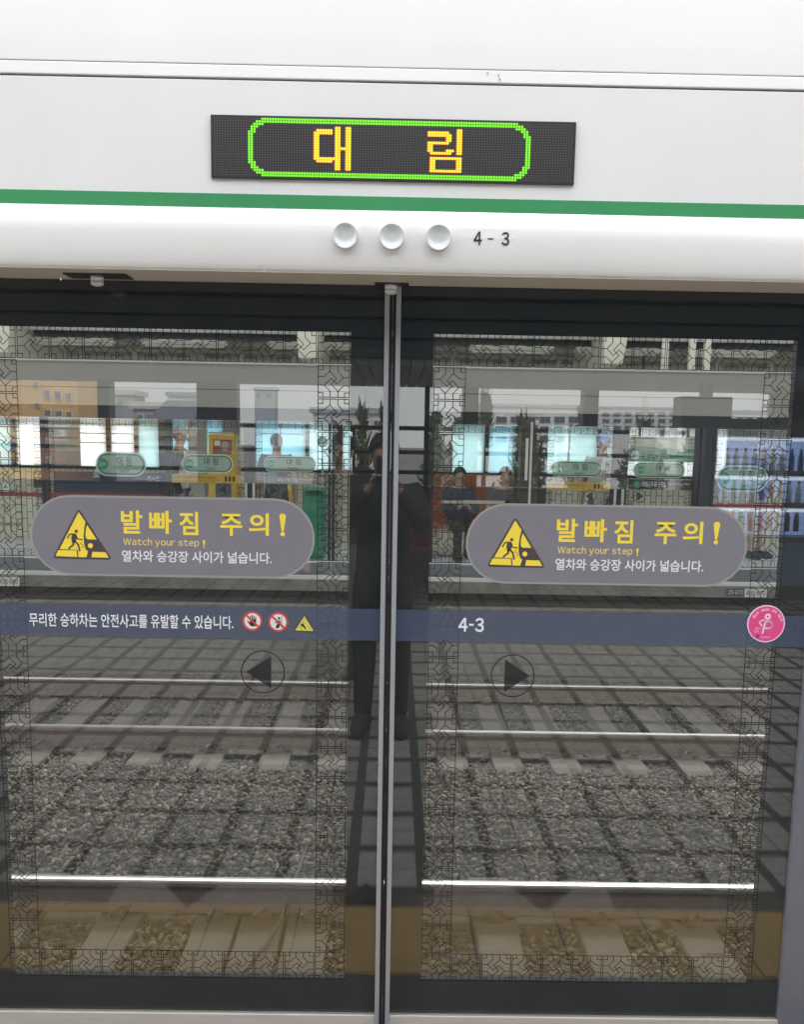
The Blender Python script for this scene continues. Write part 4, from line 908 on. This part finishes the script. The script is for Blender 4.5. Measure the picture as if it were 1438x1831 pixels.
def floor_patch(x0, x1):
    (ax, ay), (bx_, by_) = atz(x0, 1580, FL), atz(x0, 1629, FL); (cx, cy), (dx, dy) = atz(x1, 1584, FL), atz(x1, 1634, FL)
    struct('floor_marking', MB().box((ax+bx_)/2, (cx+dx)/2, -max(ay, cy), -min(by_, dy), FL+.0042, FL+.0046), 'floor_patch')
mat('floor_patch', (.34, .31, .28), .8, var=.15, vscale=10)
floor_patch(200, 592); floor_patch(775, 1092)
floor_tri([(294, 1584), (390, 1586), (333, 1628)], 'dark floor arrow pointing at left door leaf'); floor_tri([(918, 1592), (1022, 1594), (975, 1636)], 'dark floor arrow pointing at right door leaf'); floor_tri([(598, 1625), (708, 1627), (655, 1583)], 'dark floor arrow before the meeting door edges, pointing away')

sw = thing('sill_wall', 'low grey wall under the open back of the near platform', 'wall', (0, -9.3, FL))
MB().box(-14, 14, -9.4, -9.2, FL, 1.0).build('wall_face', 'wall_grey', sw); MB().box(-14, 14, -9.42, -9.17, 1.001, 1.04).build('wall_cap', 'post_dark', sw)
for z, lb_ in ((1.715, 'upper dark railing bar across the open back of near platform'), (1.435, 'middle dark railing bar across the open back of near platform'), (1.20, 'lower dark railing bar across the open back of near platform')):
    solo('railing_bar', MB().tube([(-14, -9.3, z), (14, -9.3, z)], .026), 'post_dark', lb_, 'railing bar', 'railing bars at the back of near platform')
for p0, p1, lb_ in ((172, 193, 'slim dark post in the open back of near platform, left'), (350, 422, 'broad dark pillar in the open back of near platform'), (760, 768, 'thin dark post near middle of the open back'), (828, 856, 'dark post right of middle in the open back'), (1045, 1071, 'dark post left of the hanging sign box'), (1390, 1450, 'dark pillar behind the vending machine')):
    xa_, xb_ = rf(p0, 760, 9.2)[0], rf(p1, 760, 9.2)[0]
    solo('platform_post', MB().box(xa_, xb_, -9.5, -9.25, 1.041, 2.2), 'post_dark', lb_, 'post', 'posts at the back of near platform')
nr = thing('near_canopy', 'dark ribbed canopy with pale slatted ceiling over back of near platform', 'canopy roof', (0, -7.5, 2.2))
cb = MB()
for i in range(170):
    x = -10+i*.118; cb.box(x, x+.106, -9.6, -5.95, 2.205, 2.25)
cb.build('slat_ceiling', 'panel_grey', nr)
MB().box(-14, 14, -9.6, -5.96, 2.2505, 2.2508).build('gap_blackout', 'roof_dark', nr)  # dark sheet added so no light shows through the slat gaps
fb = MB()
for i in range(9): fb.box(-14, 14, -5.95+i*.0, -5.85, 2.262+i*.16, 2.262+i*.16+.13)
fb.box(-14, 14, -6.0, -5.955, 2.251, 3.75); fb.build('ribbed_fascia', 'roof_dark', nr)
MB().box(-14, 14, -10.2, -3.1, 3.76, 3.86).build('roof_slab', 'roof_dark', nr)  # unseen front reach added to hold sky light back from the header
hs = thing('hanging_sign', 'big box sign hanging from a thick post over near platform', 'hanging sign', (0, -7.5, 1.9))
xa_, za_ = rf(1220, 764, 7.4); xb_, zb_ = rf(1312, 710, 7.4)
MB().box(xa_, xb_, -7.75, -7.4, za_, zb_).build('sign_box', 'machine_body', hs)
xc_, xd_ = rf(1264, 700, 7.4)[0], rf(1282, 700, 7.4)[0]; MB().box(xc_, xd_, -7.62, -7.5, zb_+.001, 3.0).build('hanger', 'machine_body', hs)
xa_, za_ = rf(612, 872, 8.9); xb_, zb_ = rf(630, 772, 8.9)
ad = thing('advert_panel', 'backlit white and blue advert panel at back of near platform', 'advert panel', ((xa_+xb_)/2, -9, za_))
MB().box(xa_-.05, xb_+.03, -9.1, -8.93, FL, zb_+.06).build('panel_frame', 'post_dark', ad); MB().box(xa_, xb_, -8.929, -8.92, za_, zb_).build('lit_face', 'poster_light', ad)
zm = za_+(zb_-za_)*.1; MB().box(xa_+.01, xb_-.01, -8.919, -8.915, zm, za_+(zb_-za_)*.42).build('blue_print', 'poster_blue', ad)
# vending machine
YV = -8.0
vx0, vx1, vz1 = 3.30, 4.75, 1.86
vm = thing('vending_machine', 'dark drinks vending machine with lit shelves at back of near platform', 'vending machine', ((vx0+vx1)/2, YV-.35, FL))
b = MB(); b.box(vx0, vx1, YV-.75, YV-.32, FL, vz1); b.box(vx0, vx0+.12, YV-.32, YV, FL, vz1); b.box(vx1-.12, vx1, YV-.32, YV, FL, vz1); b.box(vx0+.12, vx1-.12, YV-.32, YV, 1.68, vz1); b.box(vx0+.12, vx1-.12, YV-.32, YV, FL, .62)
b.build('machine_case', 'machine_body', vm)
MB().box(vx0+.12, vx1-.12, YV-.319, YV-.30, .621, 1.679).build('lit_back', 'machine_light', vm)
for z in (1.27, .93): MB().box(vx0+.121, vx1-.121, YV-.30, YV-.05, z, z+.05).build('shelf', 'machine_body', vm)
for z in (1.655, 1.245, .905): MB().box(vx0+.14, vx1-.14, YV-.12, YV-.06, z-.02, z+.012).build('shelf_light', 'tube_lit', vm)
MB().box(vx0+.121, vx1-.121, YV-.012, YV-.004, .621, 1.679).build('front_glass', 'cabinet_glass', vm)
MB().box(vx0+.05, vx1-.05, YV+.001, YV+.02, .10, .56).build('lower_panel', 'machine_panel', vm)
MB().box(vx0+.25, vx0+.8, YV+.021, YV+.03, .14, .3).build('delivery_flap', 'post_dark', vm)
BCOL = [((.55, .65, .75), 'clear water bottle'), ((.05, .10, .40), 'dark blue drink bottle'), ((.70, .62, .10), 'yellow drink bottle'), ((.50, .08, .12), 'red drink bottle'), ((.70, .30, .08), 'orange drink bottle'), ((.03, .03, .035), 'black cola bottle'), ((.65, .20, .38), 'pink drink bottle')]
for i, (c, _) in enumerate(BCOL): mat('drink_%d' % i, c, .25)
rows = {1.32: [0, 0, 0, 0, 0, 0, 2, 1, 1, 1], .98: [0, 0, 5, 5, 1, 1, 5, 5, 0, 0], .671: [2, 3, 4, 5, 3, 6, 4, 6, 5, 5]}
rown = {1.32: 'top', .98: 'middle', .671: 'bottom'}
for z, ks in rows.items():
    for i, k in enumerate(ks):
        x = vx0+.18+i*.100; h = .235
        t = thing('drink_bottle', '%s, %s from window end on %s lit shelf' % (BCOL[k][1], ['first', 'second', 'third', 'fourth', 'fifth', 'sixth', 'seventh', 'eighth', 'ninth', 'tenth'][i], rown[z]), 'bottle', (x, YV-.14, z), 'bottles in the vending machine')
        MB().lathe([(.028, z+.001), (.030, z+.02), (.029, z+h*.6), (.023, z+h*.72), (.013, z+h*.86)], x, YV-.14, 10).build('bottle_body', 'drink_%d' % k, t, smooth=True)
        MB().lathe([(.016, z+h*.861), (.016, z+h)], x, YV-.14, 10).build('cap', 'cap_blue' if k < 2 else 'ink', t)
nbn = thing('platform_bench', 'low red-edged bench at back of near platform', 'bench', (.75, -8.2, FL))
xa_, xb_ = rf(640, 895, 8.2)[0], rf(795, 895, 8.2)[0]
MB().box(xa_, xb_, -8.5, -8.1, .40, .45).build('seat', 'red_stripe', nbn); MB().box(xa_, xb_, -8.6, -8.56, .451, .92).build('backrest', 'red_stripe', nbn)
for x in (xa_+.1, xb_-.1): MB().box(x-.03, x+.03, -8.45, -8.15, FL, .399).build('leg', 'post_dark', nbn)

# ------------------------------------------------------------------ people
def skin(name, V, Eg, m, parent, sub=1, extra=None):
    V = [(v[0], v[1] if isinstance(v[1], tuple) else (v[1], v[1])) for v in V]; E2 = []
    deg = [0]*len(V)
    for a, b_ in Eg: deg[a] += 1; deg[b_] += 1
    for a, b_ in Eg:                      # extra rings keep cuffs and hems where they belong
        prev_ = a; L_ = (Vector(V[a][0])-Vector(V[b_][0])).length; big = max(V[a][1][0], V[b_][1][0])
        for f_ in ((.12,) if deg[a] == 1 else ())+((.5,) if L_ > 2.4*big else ())+((.88,) if deg[b_] == 1 else ()):
            V.append((tuple(p+(q-p)*f_ for p, q in zip(V[a][0], V[b_][0])), tuple(p+(q-p)*f_ for p, q in zip(V[a][1], V[b_][1])))); E2.append((prev_, len(V)-1)); prev_ = len(V)-1
        E2.append((prev_, b_))
    Eg = E2
    me = bpy.data.meshes.new(name); me.from_pydata([v[0] for v in V], Eg, []); o = bpy.data.objects.new(name, me); COL.objects.link(o)
    o.modifiers.new('skin', 'SKIN'); s = o.modifiers.new('sub', 'SUBSURF'); s.levels = sub; s.render_levels = sub
    for i, v in enumerate(V):
        r_ = v[1]; r_ = r_ if isinstance(r_, tuple) else (r_, r_)
        me.skin_vertices[0].data[i].radius = r_; me.skin_vertices[0].data[i].use_root = i == 0
    m2 = bpy.data.meshes.new_from_object(o.evaluated_get(bpy.context.evaluated_depsgraph_get()))
    bpy.data.objects.remove(o); bpy.data.meshes.remove(me)
    if extra:
        bm = bmesh.new(); bm.from_mesh(m2); me3 = bpy.data.meshes.new('x'); me3.from_pydata(extra.v, [], extra.f); bm.from_mesh(me3); bm.to_mesh(m2); bm.free(); bpy.data.meshes.remove(me3)
    m2.name = name; m2.polygons.foreach_set('use_smooth', [True]*len(m2.polygons))
    m2.materials.clear(); m2.materials.append(M[m]); m2.update()
    o = bpy.data.objects.new(name, m2); COL.objects.link(o); o.parent = parent; return o
def person(label, x, y, z, face, top, bottom, h=1.7, sit=False, arms='down', cap=None, sleeves='short', shorts=False, vest=None, hair='hair_dark', phone=False, lean=0):
    t = thing('person', label, 'person', (0, 0, 0)); WORLD.pop(t.name, None)
    k = h/1.7
    hz = .93 if not sit else .50
    dz = hz-.93
    J = dict(pel=(0, 0, .93+dz), sp=(0, .0+lean*.3, 1.12+dz), ch=(0, lean*.7, 1.30+dz), nb=(0, lean-.01, 1.44+dz), nk=(0, lean+.005, 1.50+dz), h1=(0, lean+.02, 1.565+dz), h2=(0, lean+.018, 1.625+dz), h3=(0, lean+.008, 1.68+dz))
    for s, n_ in ((-1, 'l'), (1, 'r')):
        J['sh'+n_] = (s*.175, lean*.9, 1.395+dz)
        if arms == 'down': J['el'+n_], J['wr'+n_], J['pm'+n_] = (s*.235, -.03, 1.13+dz), (s*.245, .05, .90+dz), (s*.245, .075, .82+dz)
        elif arms == 'phone': J['el'+n_], J['wr'+n_], J['pm'+n_] = (s*.225, lean*.6+.06, 1.12+dz), (s*.09, lean+.27, 1.16+dz), (s*.045, lean+.31, 1.19+dz)
        else: J['el'+n_], J['wr'+n_], J['pm'+n_] = (s*.235, lean+.12, 1.20+dz), (s*.10, lean+.27, 1.40+dz), (s*.055, lean+.285, 1.46+dz)
        if not sit: J['hp'+n_], J['kn'+n_], J['an'+n_], J['to'+n_] = (s*.09, 0, .87), (s*.10, .025, .49), (s*.105, -.02, .085), (s*.125, .15, .035)
        else: J['hp'+n_], J['kn'+n_], J['an'+n_], J['to'+n_] = (s*.09, .03, .47), (s*.12, .43, .50), (s*.12, .40, .085), (s*.13, .56, .035)
    rad = dict(pel=(.15, .10), sp=(.135, .095), ch=(.155, .105), nb=.062, nk=.052, h1=(.068, .080), h2=(.074, .092), h3=(.045, .055), sh=.058, el=.041, wr=.028, pm=(.036, .018), hp=.082, kn=.056, an=.038, to=.036)
    hd_ = {'l': -1, 'r': 1}
    V, idx, Eg = [], {}, []
    def vtx(n_, grow=0.0):
        r_ = rad[n_ if n_ in rad else n_[:2]]
        r_ = tuple(a+grow for a in r_) if isinstance(r_, tuple) else (r_+grow, r_+grow)
        return (tuple(c*k for c in J[n_]), tuple(a*k for a in r_))
    for n_ in J: idx[n_] = len(V); V.append(vtx(n_, -.016 if n_ in ('pel', 'sp', 'ch') else 0))
    ch = lambda *a: [(idx[p], idx[q]) for p, q in zip(a, a[1:])]
    Eg = ch('pel', 'sp', 'ch', 'nb', 'nk', 'h1', 'h2', 'h3')
    for s in 'lr':
        Eg += ch('ch', 'sh'+s, 'el'+s, 'wr'+s, 'pm'+s)+ch('pel', 'hp'+s, 'kn'+s, 'an'+s, 'to'+s)
    ex = MB()
    hx, hy, hzz = J['h1']
    ex.ball((0, (hy+.092)*k, hzz*k), .013*k, .020*k, .020*k, 8, 6)
    for s in (-1, 1): ex.ball((s*.076*k, (hy-.005)*k, (hzz+.02)*k), .010*k, .02*k, .03*k, 8, 6)
    for s in 'lr':                        # five fingers per hand, unequal and curled
        sg = hd_[s]; p = Vector(J['pm'+s]); d = (p-Vector(J['wr'+s])).normalized(); side = Vector((sg, 0, 0)); cur = Vector((-sg*.6, .5, -.2)).normalized()
        across = d.cross(cur).normalized()
        for f_ in range(4):
            L_ = (.070, .080, .076, .060)[f_]; q = p+across*(-.024+.016*f_)
            pts = [q-d*.015, q+d*L_*.45, q+d*L_*.8+cur*.012, q+d*L_*.9+cur*.034]
            ex.tube([tuple(a*k for a in pp) for pp in pts], [.0085*k, .008*k, .0075*k, .006*k])
        q = p-across*.026-d*.035; ex.tube([tuple(a*k for a in pp) for pp in (q, q-across*.02+d*.02, q-across*.018+d*.048+cur*.012)], [.010*k, .009*k, .007*k])
    body = skin('body', V, Eg, 'skin', t, 2, ex)
    def garment(name, chains, m_, grow, ends={}):
        names = []; [names.append(n_) for c in chains for n_ in c if n_ not in names]
        VV = []
        for n_ in names:
            if n_ in ends: a, b_, f_ = ends[n_]; va, vb = vtx(a, grow), vtx(b_, grow); VV.append((tuple(p+(q-p)*f_ for p, q in zip(va[0], vb[0])), tuple(p+(q-p)*f_ for p, q in zip(va[1], vb[1]))))
            else: VV.append(vtx(n_, grow))
        ii = {n_: i for i, n_ in enumerate(names)}
        return skin(name, VV, [(ii[a], ii[b_]) for c in chains for a, b_ in zip(c, c[1:])], m_, t, 2)
    e_ = {}
    ar = []
    for s in 'lr':
        if sleeves == 'short': e_['sl'+s] = ('sh'+s, 'el'+s, .75); ar.append(('ch', 'sh'+s, 'sl'+s))
        else: e_['sl'+s] = ('el'+s, 'wr'+s, 1.10); ar.append(('ch', 'sh'+s, 'el'+s, 'sl'+s))
    e_['lo'] = ('pel', 'sp', -.5); e_['co'] = ('ch', 'nb', .80)
    garment('shirt', [('lo', 'sp', 'ch', 'co')]+ar, top, .020, e_)
    if vest: garment('vest', [('lo', 'sp', 'ch', 'co')]+[('ch', 'v'+s) for s in 'lr'], vest, .030, {'lo': ('pel', 'sp', .0), 'co': ('ch', 'nb', .72), 'vl': ('ch', 'shl', .8), 'vr': ('ch', 'shr', .8)})
    lg = []; e2 = {'wa': ('pel', 'sp', .45)}
    for s in 'lr':
        if shorts: e2['k2'+s] = ('hp'+s, 'kn'+s, .92); lg.append(('pel', 'hp'+s, 'k2'+s))
        else: e2['a2'+s] = ('kn'+s, 'an'+s, 1.02); lg.append(('pel', 'hp'+s, 'kn'+s, 'a2'+s))
    garment('shorts' if shorts else 'trousers', [('pel', 'wa')]+lg, bottom, .018, e2)
    for s in 'lr':
        a = Vector(J['an'+s]); b_ = Vector(J['to'+s]); sm = MB()
        sm.tube([tuple(p*k for p in pt) for pt in ((a.x, a.y-.065, .05), (a.x, a.y-.01, .062), (b_.x*.5+a.x*.5, (a.y+b_.y)/2, .052), (b_.x, b_.y+.02, .045), (b_.x, b_.y+.075, .036))], [.04*k, .060*k, .054*k, .048*k, .03*k])
        sm.build('shoe', 'shoe', t, smooth=True)
    hm = MB(); c0 = (0, (J['h2'][1]-.008)*k, (J['h2'][2]+.012)*k)
    hm.ball(c0, .088*k, .104*k, .094*k, 16, 10)
    keepf = [f_ for f_ in hm.f if sum(hm.v[i][2]-c0[2]-(.35*(hm.v[i][1]-c0[1])) for i in f_)/len(f_) > -.012*k or sum(hm.v[i][1]-c0[1] for i in f_)/len(f_) < -.045*k]
    hm.f = keepf; hm.build('hair' if not cap else 'hair', hair, t, smooth=True)
    if cap:
        cm = MB(); cm.ball((c0[0], c0[1], c0[2]+.012*k), .096*k, .112*k, .094*k, 16, 10); cm.f = [f_ for f_ in cm.f if sum(cm.v[i][2] for i in f_)/len(f_) > c0[2]+.005*k]
        n0 = 9; rim_ = []
        for i in range(n0):
            a = math.pi*(.12+.76*i/(n0-1)); rim_.append((math.cos(a)*.088*k, c0[1]+math.sin(a)*.10*k, c0[2]+.012*k)); 
        for i in range(n0):
            a = math.pi*(.12+.76*i/(n0-1)); rim_.append((math.cos(a)*.085*k, c0[1]+(math.sin(a)*.10+.085*math.sin(a))*k, c0[2]-.004*k))
        rim_ += [(a, b_, c-.006*k) for a, b_, c in rim_]
        fs = [(i, i+1, n0+i+1, n0+i) for i in range(n0-1)]+[(2*n0+i+1, 2*n0+i, 3*n0+i, 3*n0+i+1) for i in range(n0-1)]+[(n0+i, n0+i+1, 3*n0+i+1, 3*n0+i) for i in range(n0-1)]
        cm.add(rim_, fs); cm.build('cap', cap, t, smooth=True)
    em = MB()
    for s in (-1, 1): em.ball((s*.03*k, (hy+.079)*k, (hzz+.03)*k), .012*k, .008*k, .006*k, 8, 6)
    em.box(-.022*k, .022*k, (hy+.074)*k, (hzz and (hy+.082)*k), (hzz-.040)*k, (hzz-.034)*k); em.build('eyes_and_mouth', 'hair_dark', t)
    t.location = (x, y, z); t.rotation_euler.z = face
    if phone:
        pm = (Vector(J['pml'])+Vector(J['pmr']))/2
        ph_ = MB().box(-.037, .037, -.004, .004, -.075, .075).build('phone', 'phone', None, bevel=.004)
        tag(ph_, 'dark phone held in both hands by %s' % phone, 'phone'); v = Matrix.Rotation(face, 4, 'Z') @ Vector((pm.x*k, (pm.y+.035)*k, (pm.z+.055)*k)); ph_.location = Vector((x, y, z))+v; ph_.rotation_euler = (R(8 if arms == 'up' else -55), 0, face)
    return t
FACE_CAM = math.pi                        # local +Y turned towards the camera
x = X_(321, 10.1, 840); person('man in grey cap and cream vest over dark sleeves, walking past far door', x, 10.1, .003, -math.pi/2, 'cloth_black', 'cloth_denim', 1.66, cap='cap_grey', sleeves='long', vest='cloth_cream')
x = X_(1078, 9.75, 840); person('man in blue cap and white shirt standing behind the far door', x, 9.75, .003, FACE_CAM-.35, 'cloth_white', 'cloth_denim', 1.66, cap='cap_blue')
x = X_(494, 10.4, 810); person('dark-haired person mostly hidden behind station sticker of the far door', x, 10.4, .003, 0, 'cloth_grey', 'cloth_black', 1.60)
x = X_(903, 10.92, 860); person('person in dark T-shirt seated on wooden bench, looking down at a phone', x, 10.95, -.02, FACE_CAM, 'cloth_grey', 'cloth_black', 1.66, sit=True, arms='phone', lean=.06, phone='the person seated on the bench')
x = X_(822, 10.92, 860); person('person in dark jacket seated on left end of wooden bench', x, 10.95, -.02, FACE_CAM+.2, 'cloth_navy', 'cloth_black', 1.64, sit=True, arms='phone', sleeves='long')
x = X_(1352, 11.4, 940); person('man in beige shorts and navy top standing at right of far platform', x, 11.4, .003, FACE_CAM+.5, 'cloth_navy', 'cloth_beige', 1.66, shorts=True)
person('photographer in dark clothes holding up a phone, mirrored between door leaves', -.045, -2.94, FL, 0, 'cloth_black', 'cloth_black', 1.66, arms='up', sleeves='long', phone='the photographer')
x = rf(612, 850, 4.2)[0]; person('person in dark jacket and grey trousers waiting on near platform', x, -4.3, FL, .35, 'cloth_black', 'cloth_grey', 1.66, sleeves='long')

# ------------------------------------------------------------------ outdoors behind the near platform
def building(name, label, p0, p1, pytop, d, m_, wins=(), depth=2.4, base=-7, extra=None, frame='window_white'):
    xa, z1 = rf(p0, pytop, d); xb, _ = rf(p1, pytop, d)
    t = thing(name, label, 'building', ((xa+xb)/2, -d-depth/2, base))
    MB().box(xa, xb, -d-depth, -d, base, z1).build('wall', m_, t)
    MB().box(xa-.15, xb+.15, -d-depth-.1, -d+.12, z1+.002, z1+.25).build('parapet', 'pale_render' if m_ != 'pale_render' else 'grey_render', t)
    for (q0, q1, v0, v1) in wins:
        wa, wt = rf(q0, v0, d); wb, wl = rf(q1, v1, d)
        f_ = MB().box(wa-.02, wb+.02, -d+.002, -d+.10, wl-.02, wt+.02).build('window', frame, t)
        MB().box(wa, (wa+wb)/2-.012, -d+.101, -d+.12, wl, wt).box((wa+wb)/2+.012, wb, -d+.101, -d+.12, wl, wt).build('pane', 'window_dark', f_)
    return t
building('apartment_block', 'orange apartment block with small square windows beyond near platform', -190, 133, 560, 32, 'orange_render', [(62+0, 68, 683, 691), (80, 89, 697, 710), (100, 109, 700, 712), (120, 127, 703, 714), (64, 70, 720, 727), (82, 91, 733, 745), (102, 111, 735, 746), (121, 129, 737, 748), (20, 29, 790, 804), (84, 93, 785, 798), (22, 30, 822, 836)])
building('brick_house', 'brown brick house with narrow window behind near platform', 70, 116, 764, 20, 'brown_brick', [(85, 90, 785, 792), (85, 90, 818, 830), (109, 113, 770, 778)])
gb = building('grey_house', 'blue-grey house with slanting metal roof and white windows', 111, 330, 776, 22, 'grey_render', [(119, 136, 803, 835), (124, 140, 853, 875), (349-180+0, 190, 853, 876), (243, 262, 857, 870)])
xa, z0 = rf(111, 776, 22); xb, _ = rf(330, 776, 22)
MB().profile([(-21.6, z0+.26), (-21.6, z0+.4), (-23.5, z0+.9), (-23.5, z0+.7)], xa+2.2, xb+.3).build('metal_roof', 'slate_roof', gb)
building('grey_block', 'plain grey block with lift tower just right of slim post', 192, 236, 706, 45, 'grey_render', [(200, 206, 716, 722), (214, 220, 716, 722)])
building('flat_house', 'flat-roofed grey house between the grey block and beige block', 238, 330, 731, 34, 'grey_render', [(246+i*18, 255+i*18, 741, 749) for i in range(4)])
building('grey_tower', 'tall grey apartment tower far behind near platform', 455, 491, 697, 85, 'grey_render', [(460, 466, 703, 709), (478, 484, 703, 709)])
building('beige_block', 'pale beige apartment block with roof railing far behind', 300, 356, 708, 60, 'pale_render', [(305+i*12, 311+i*12, 722+j*14, 728+j*14) for i in range(4) for j in range(2)])
building('distant_tower', 'bluish distant tower between orange block and post', 153, 170, 716, 150, 'grey_render', [])
building('low_block', 'low pale block behind the shrubs, near door meeting edges', 560, 690, 738, 42, 'pale_render', [(566+i*26, 578+i*26, 752+j*22, 762+j*22) for i in range(5) for j in range(4)])
building('white_apartments', 'white apartment row with large window bays beyond the tree', 858, 1040, 727, 75, 'window_white', [(862+i*26, 880+i*26, 745+j*17, 756+j*17) for i in range(7) for j in range(3)], frame='pale_render')
building('long_apartments', 'long pale apartment row with roof railing far right', 1072, 1216, 730, 120, 'pale_render', [(1078+i*20, 1090+i*20, 737+j*12, 744+j*12) for i in range(7) for j in range(3)])
building('far_right_block', 'pale block behind hanging sign and vending machine', 1310, 1480, 738, 90, 'pale_render', [(1318+i*18, 1328+i*18, 746+j*13, 753+j*13) for i in range(8) for j in range(2)])

def tree(label, px, pytop, pybase, d, wpx, n, conical=True, group='trees behind near platform', m_='leaf_green'):
    x, z1 = rf(px, pytop, d); hw = wpx/1780*(d+DIST)/2; zb = rf(px, pybase, d)[1]
    t = thing('tree', label, 'tree', (x, -d, -7), group)
    tr = MB(); tr.tube([(x, -d, -7), (x+.05, -d, (z1-7)/2), (x, -d, z1-.3)], [.22, .12, .02])
    for i in range(16):
        z = zb+(z1-zb)*random.uniform(.0, .9); a = random.uniform(0, 2*math.pi); r_ = hw*(1.0-.8*(z-zb)/(z1-zb))*.9
        tr.tube([(x, -d, z), (x+math.cos(a)*r_*.6, -d+math.sin(a)*r_*.6, z+.25), (x+math.cos(a)*r_, -d+math.sin(a)*r_, z+.55)], [.05, .03, .01], 5)
    tr.build('trunk', 'bark', t)
    cr = MB(); cl = []
    for i in range(150):                  # leaf clusters at the tips of rising shoots
        a = random.uniform(0, 2*math.pi); f_ = random.random()**1.15; lob = .62+.38*math.sin(3*a+px)*math.sin(9*f_+px)
        r_ = hw*lob*((1-f_)**(.36 if conical else .25))*math.sqrt(random.random()); z = zb+(z1-zb)*f_
        if not conical: r_ *= .6+.4*math.sin(math.pi*min(1, f_*1.2))
        cl.append((x+math.cos(a)*r_, -d+math.sin(a)*r_, z, hw*random.uniform(.05, .13)))
        if i % 5 == 0: tr2 = cr.tube([(x+math.cos(a)*r_*.7, -d+math.sin(a)*r_*.7, z-.5), (x+math.cos(a)*r_*1.02, -d+math.sin(a)*r_*1.02, z+random.uniform(.1, .7))], [.012, .004], 4)
    for i in range(n):
        c = random.choice(cl); g = rng.normal(size=3)*c[3]; g[2] *= 1.3
        p = Vector((c[0]+g[0], c[1]+g[1], c[2]+g[2])); u_ = Vector(rng.normal(size=3)+np.array([0, 0, .8])).normalized(); v_ = u_.orthogonal().normalized(); q_ = .038*(d/25)*random.uniform(.5, 1.4)
        cr.add([p-u_*q_*2.2, p+v_*q_, p+u_*q_*2.2, p-v_*q_], [(0, 1, 2, 3)])
    cr.build('crown', m_, t)
tree('loose feathery tree, taller of the pair right of the door edges', 778, 740, 905, 25, 66, 1900, False); tree('bushy tree between the feathery one and the white apartments', 824, 752, 905, 24, 74, 2100, False)
tree('loose leafy tree before the white apartments', 868, 706, 800, 26, 50, 420, False); tree('thin shrub-like tree left of the door meeting edges', 648, 724, 890, 24, 62, 620, False); tree('small tree just left of meeting edges', 684, 732, 895, 26, 44, 460, False)
tree('bushy tree left behind the grey tower', 405, 790, 900, 22, 50, 2200, False)
for i, (px, lb_) in enumerate(((945, 'dense rounded tree added to darken the reflection below white apartments, leftmost of four'), (1050, 'dense rounded tree added to darken the reflection below white apartments, second of four'), (1155, 'dense rounded tree added to darken the reflection under the long apartment row, third of four'), (1260, 'dense rounded tree added to darken the reflection behind hanging sign, rightmost of four'))):
    tree(lb_, px, 762, 905, 15, 118, 3000, False)  # four added trees, placed to darken the reflection across the far door frames
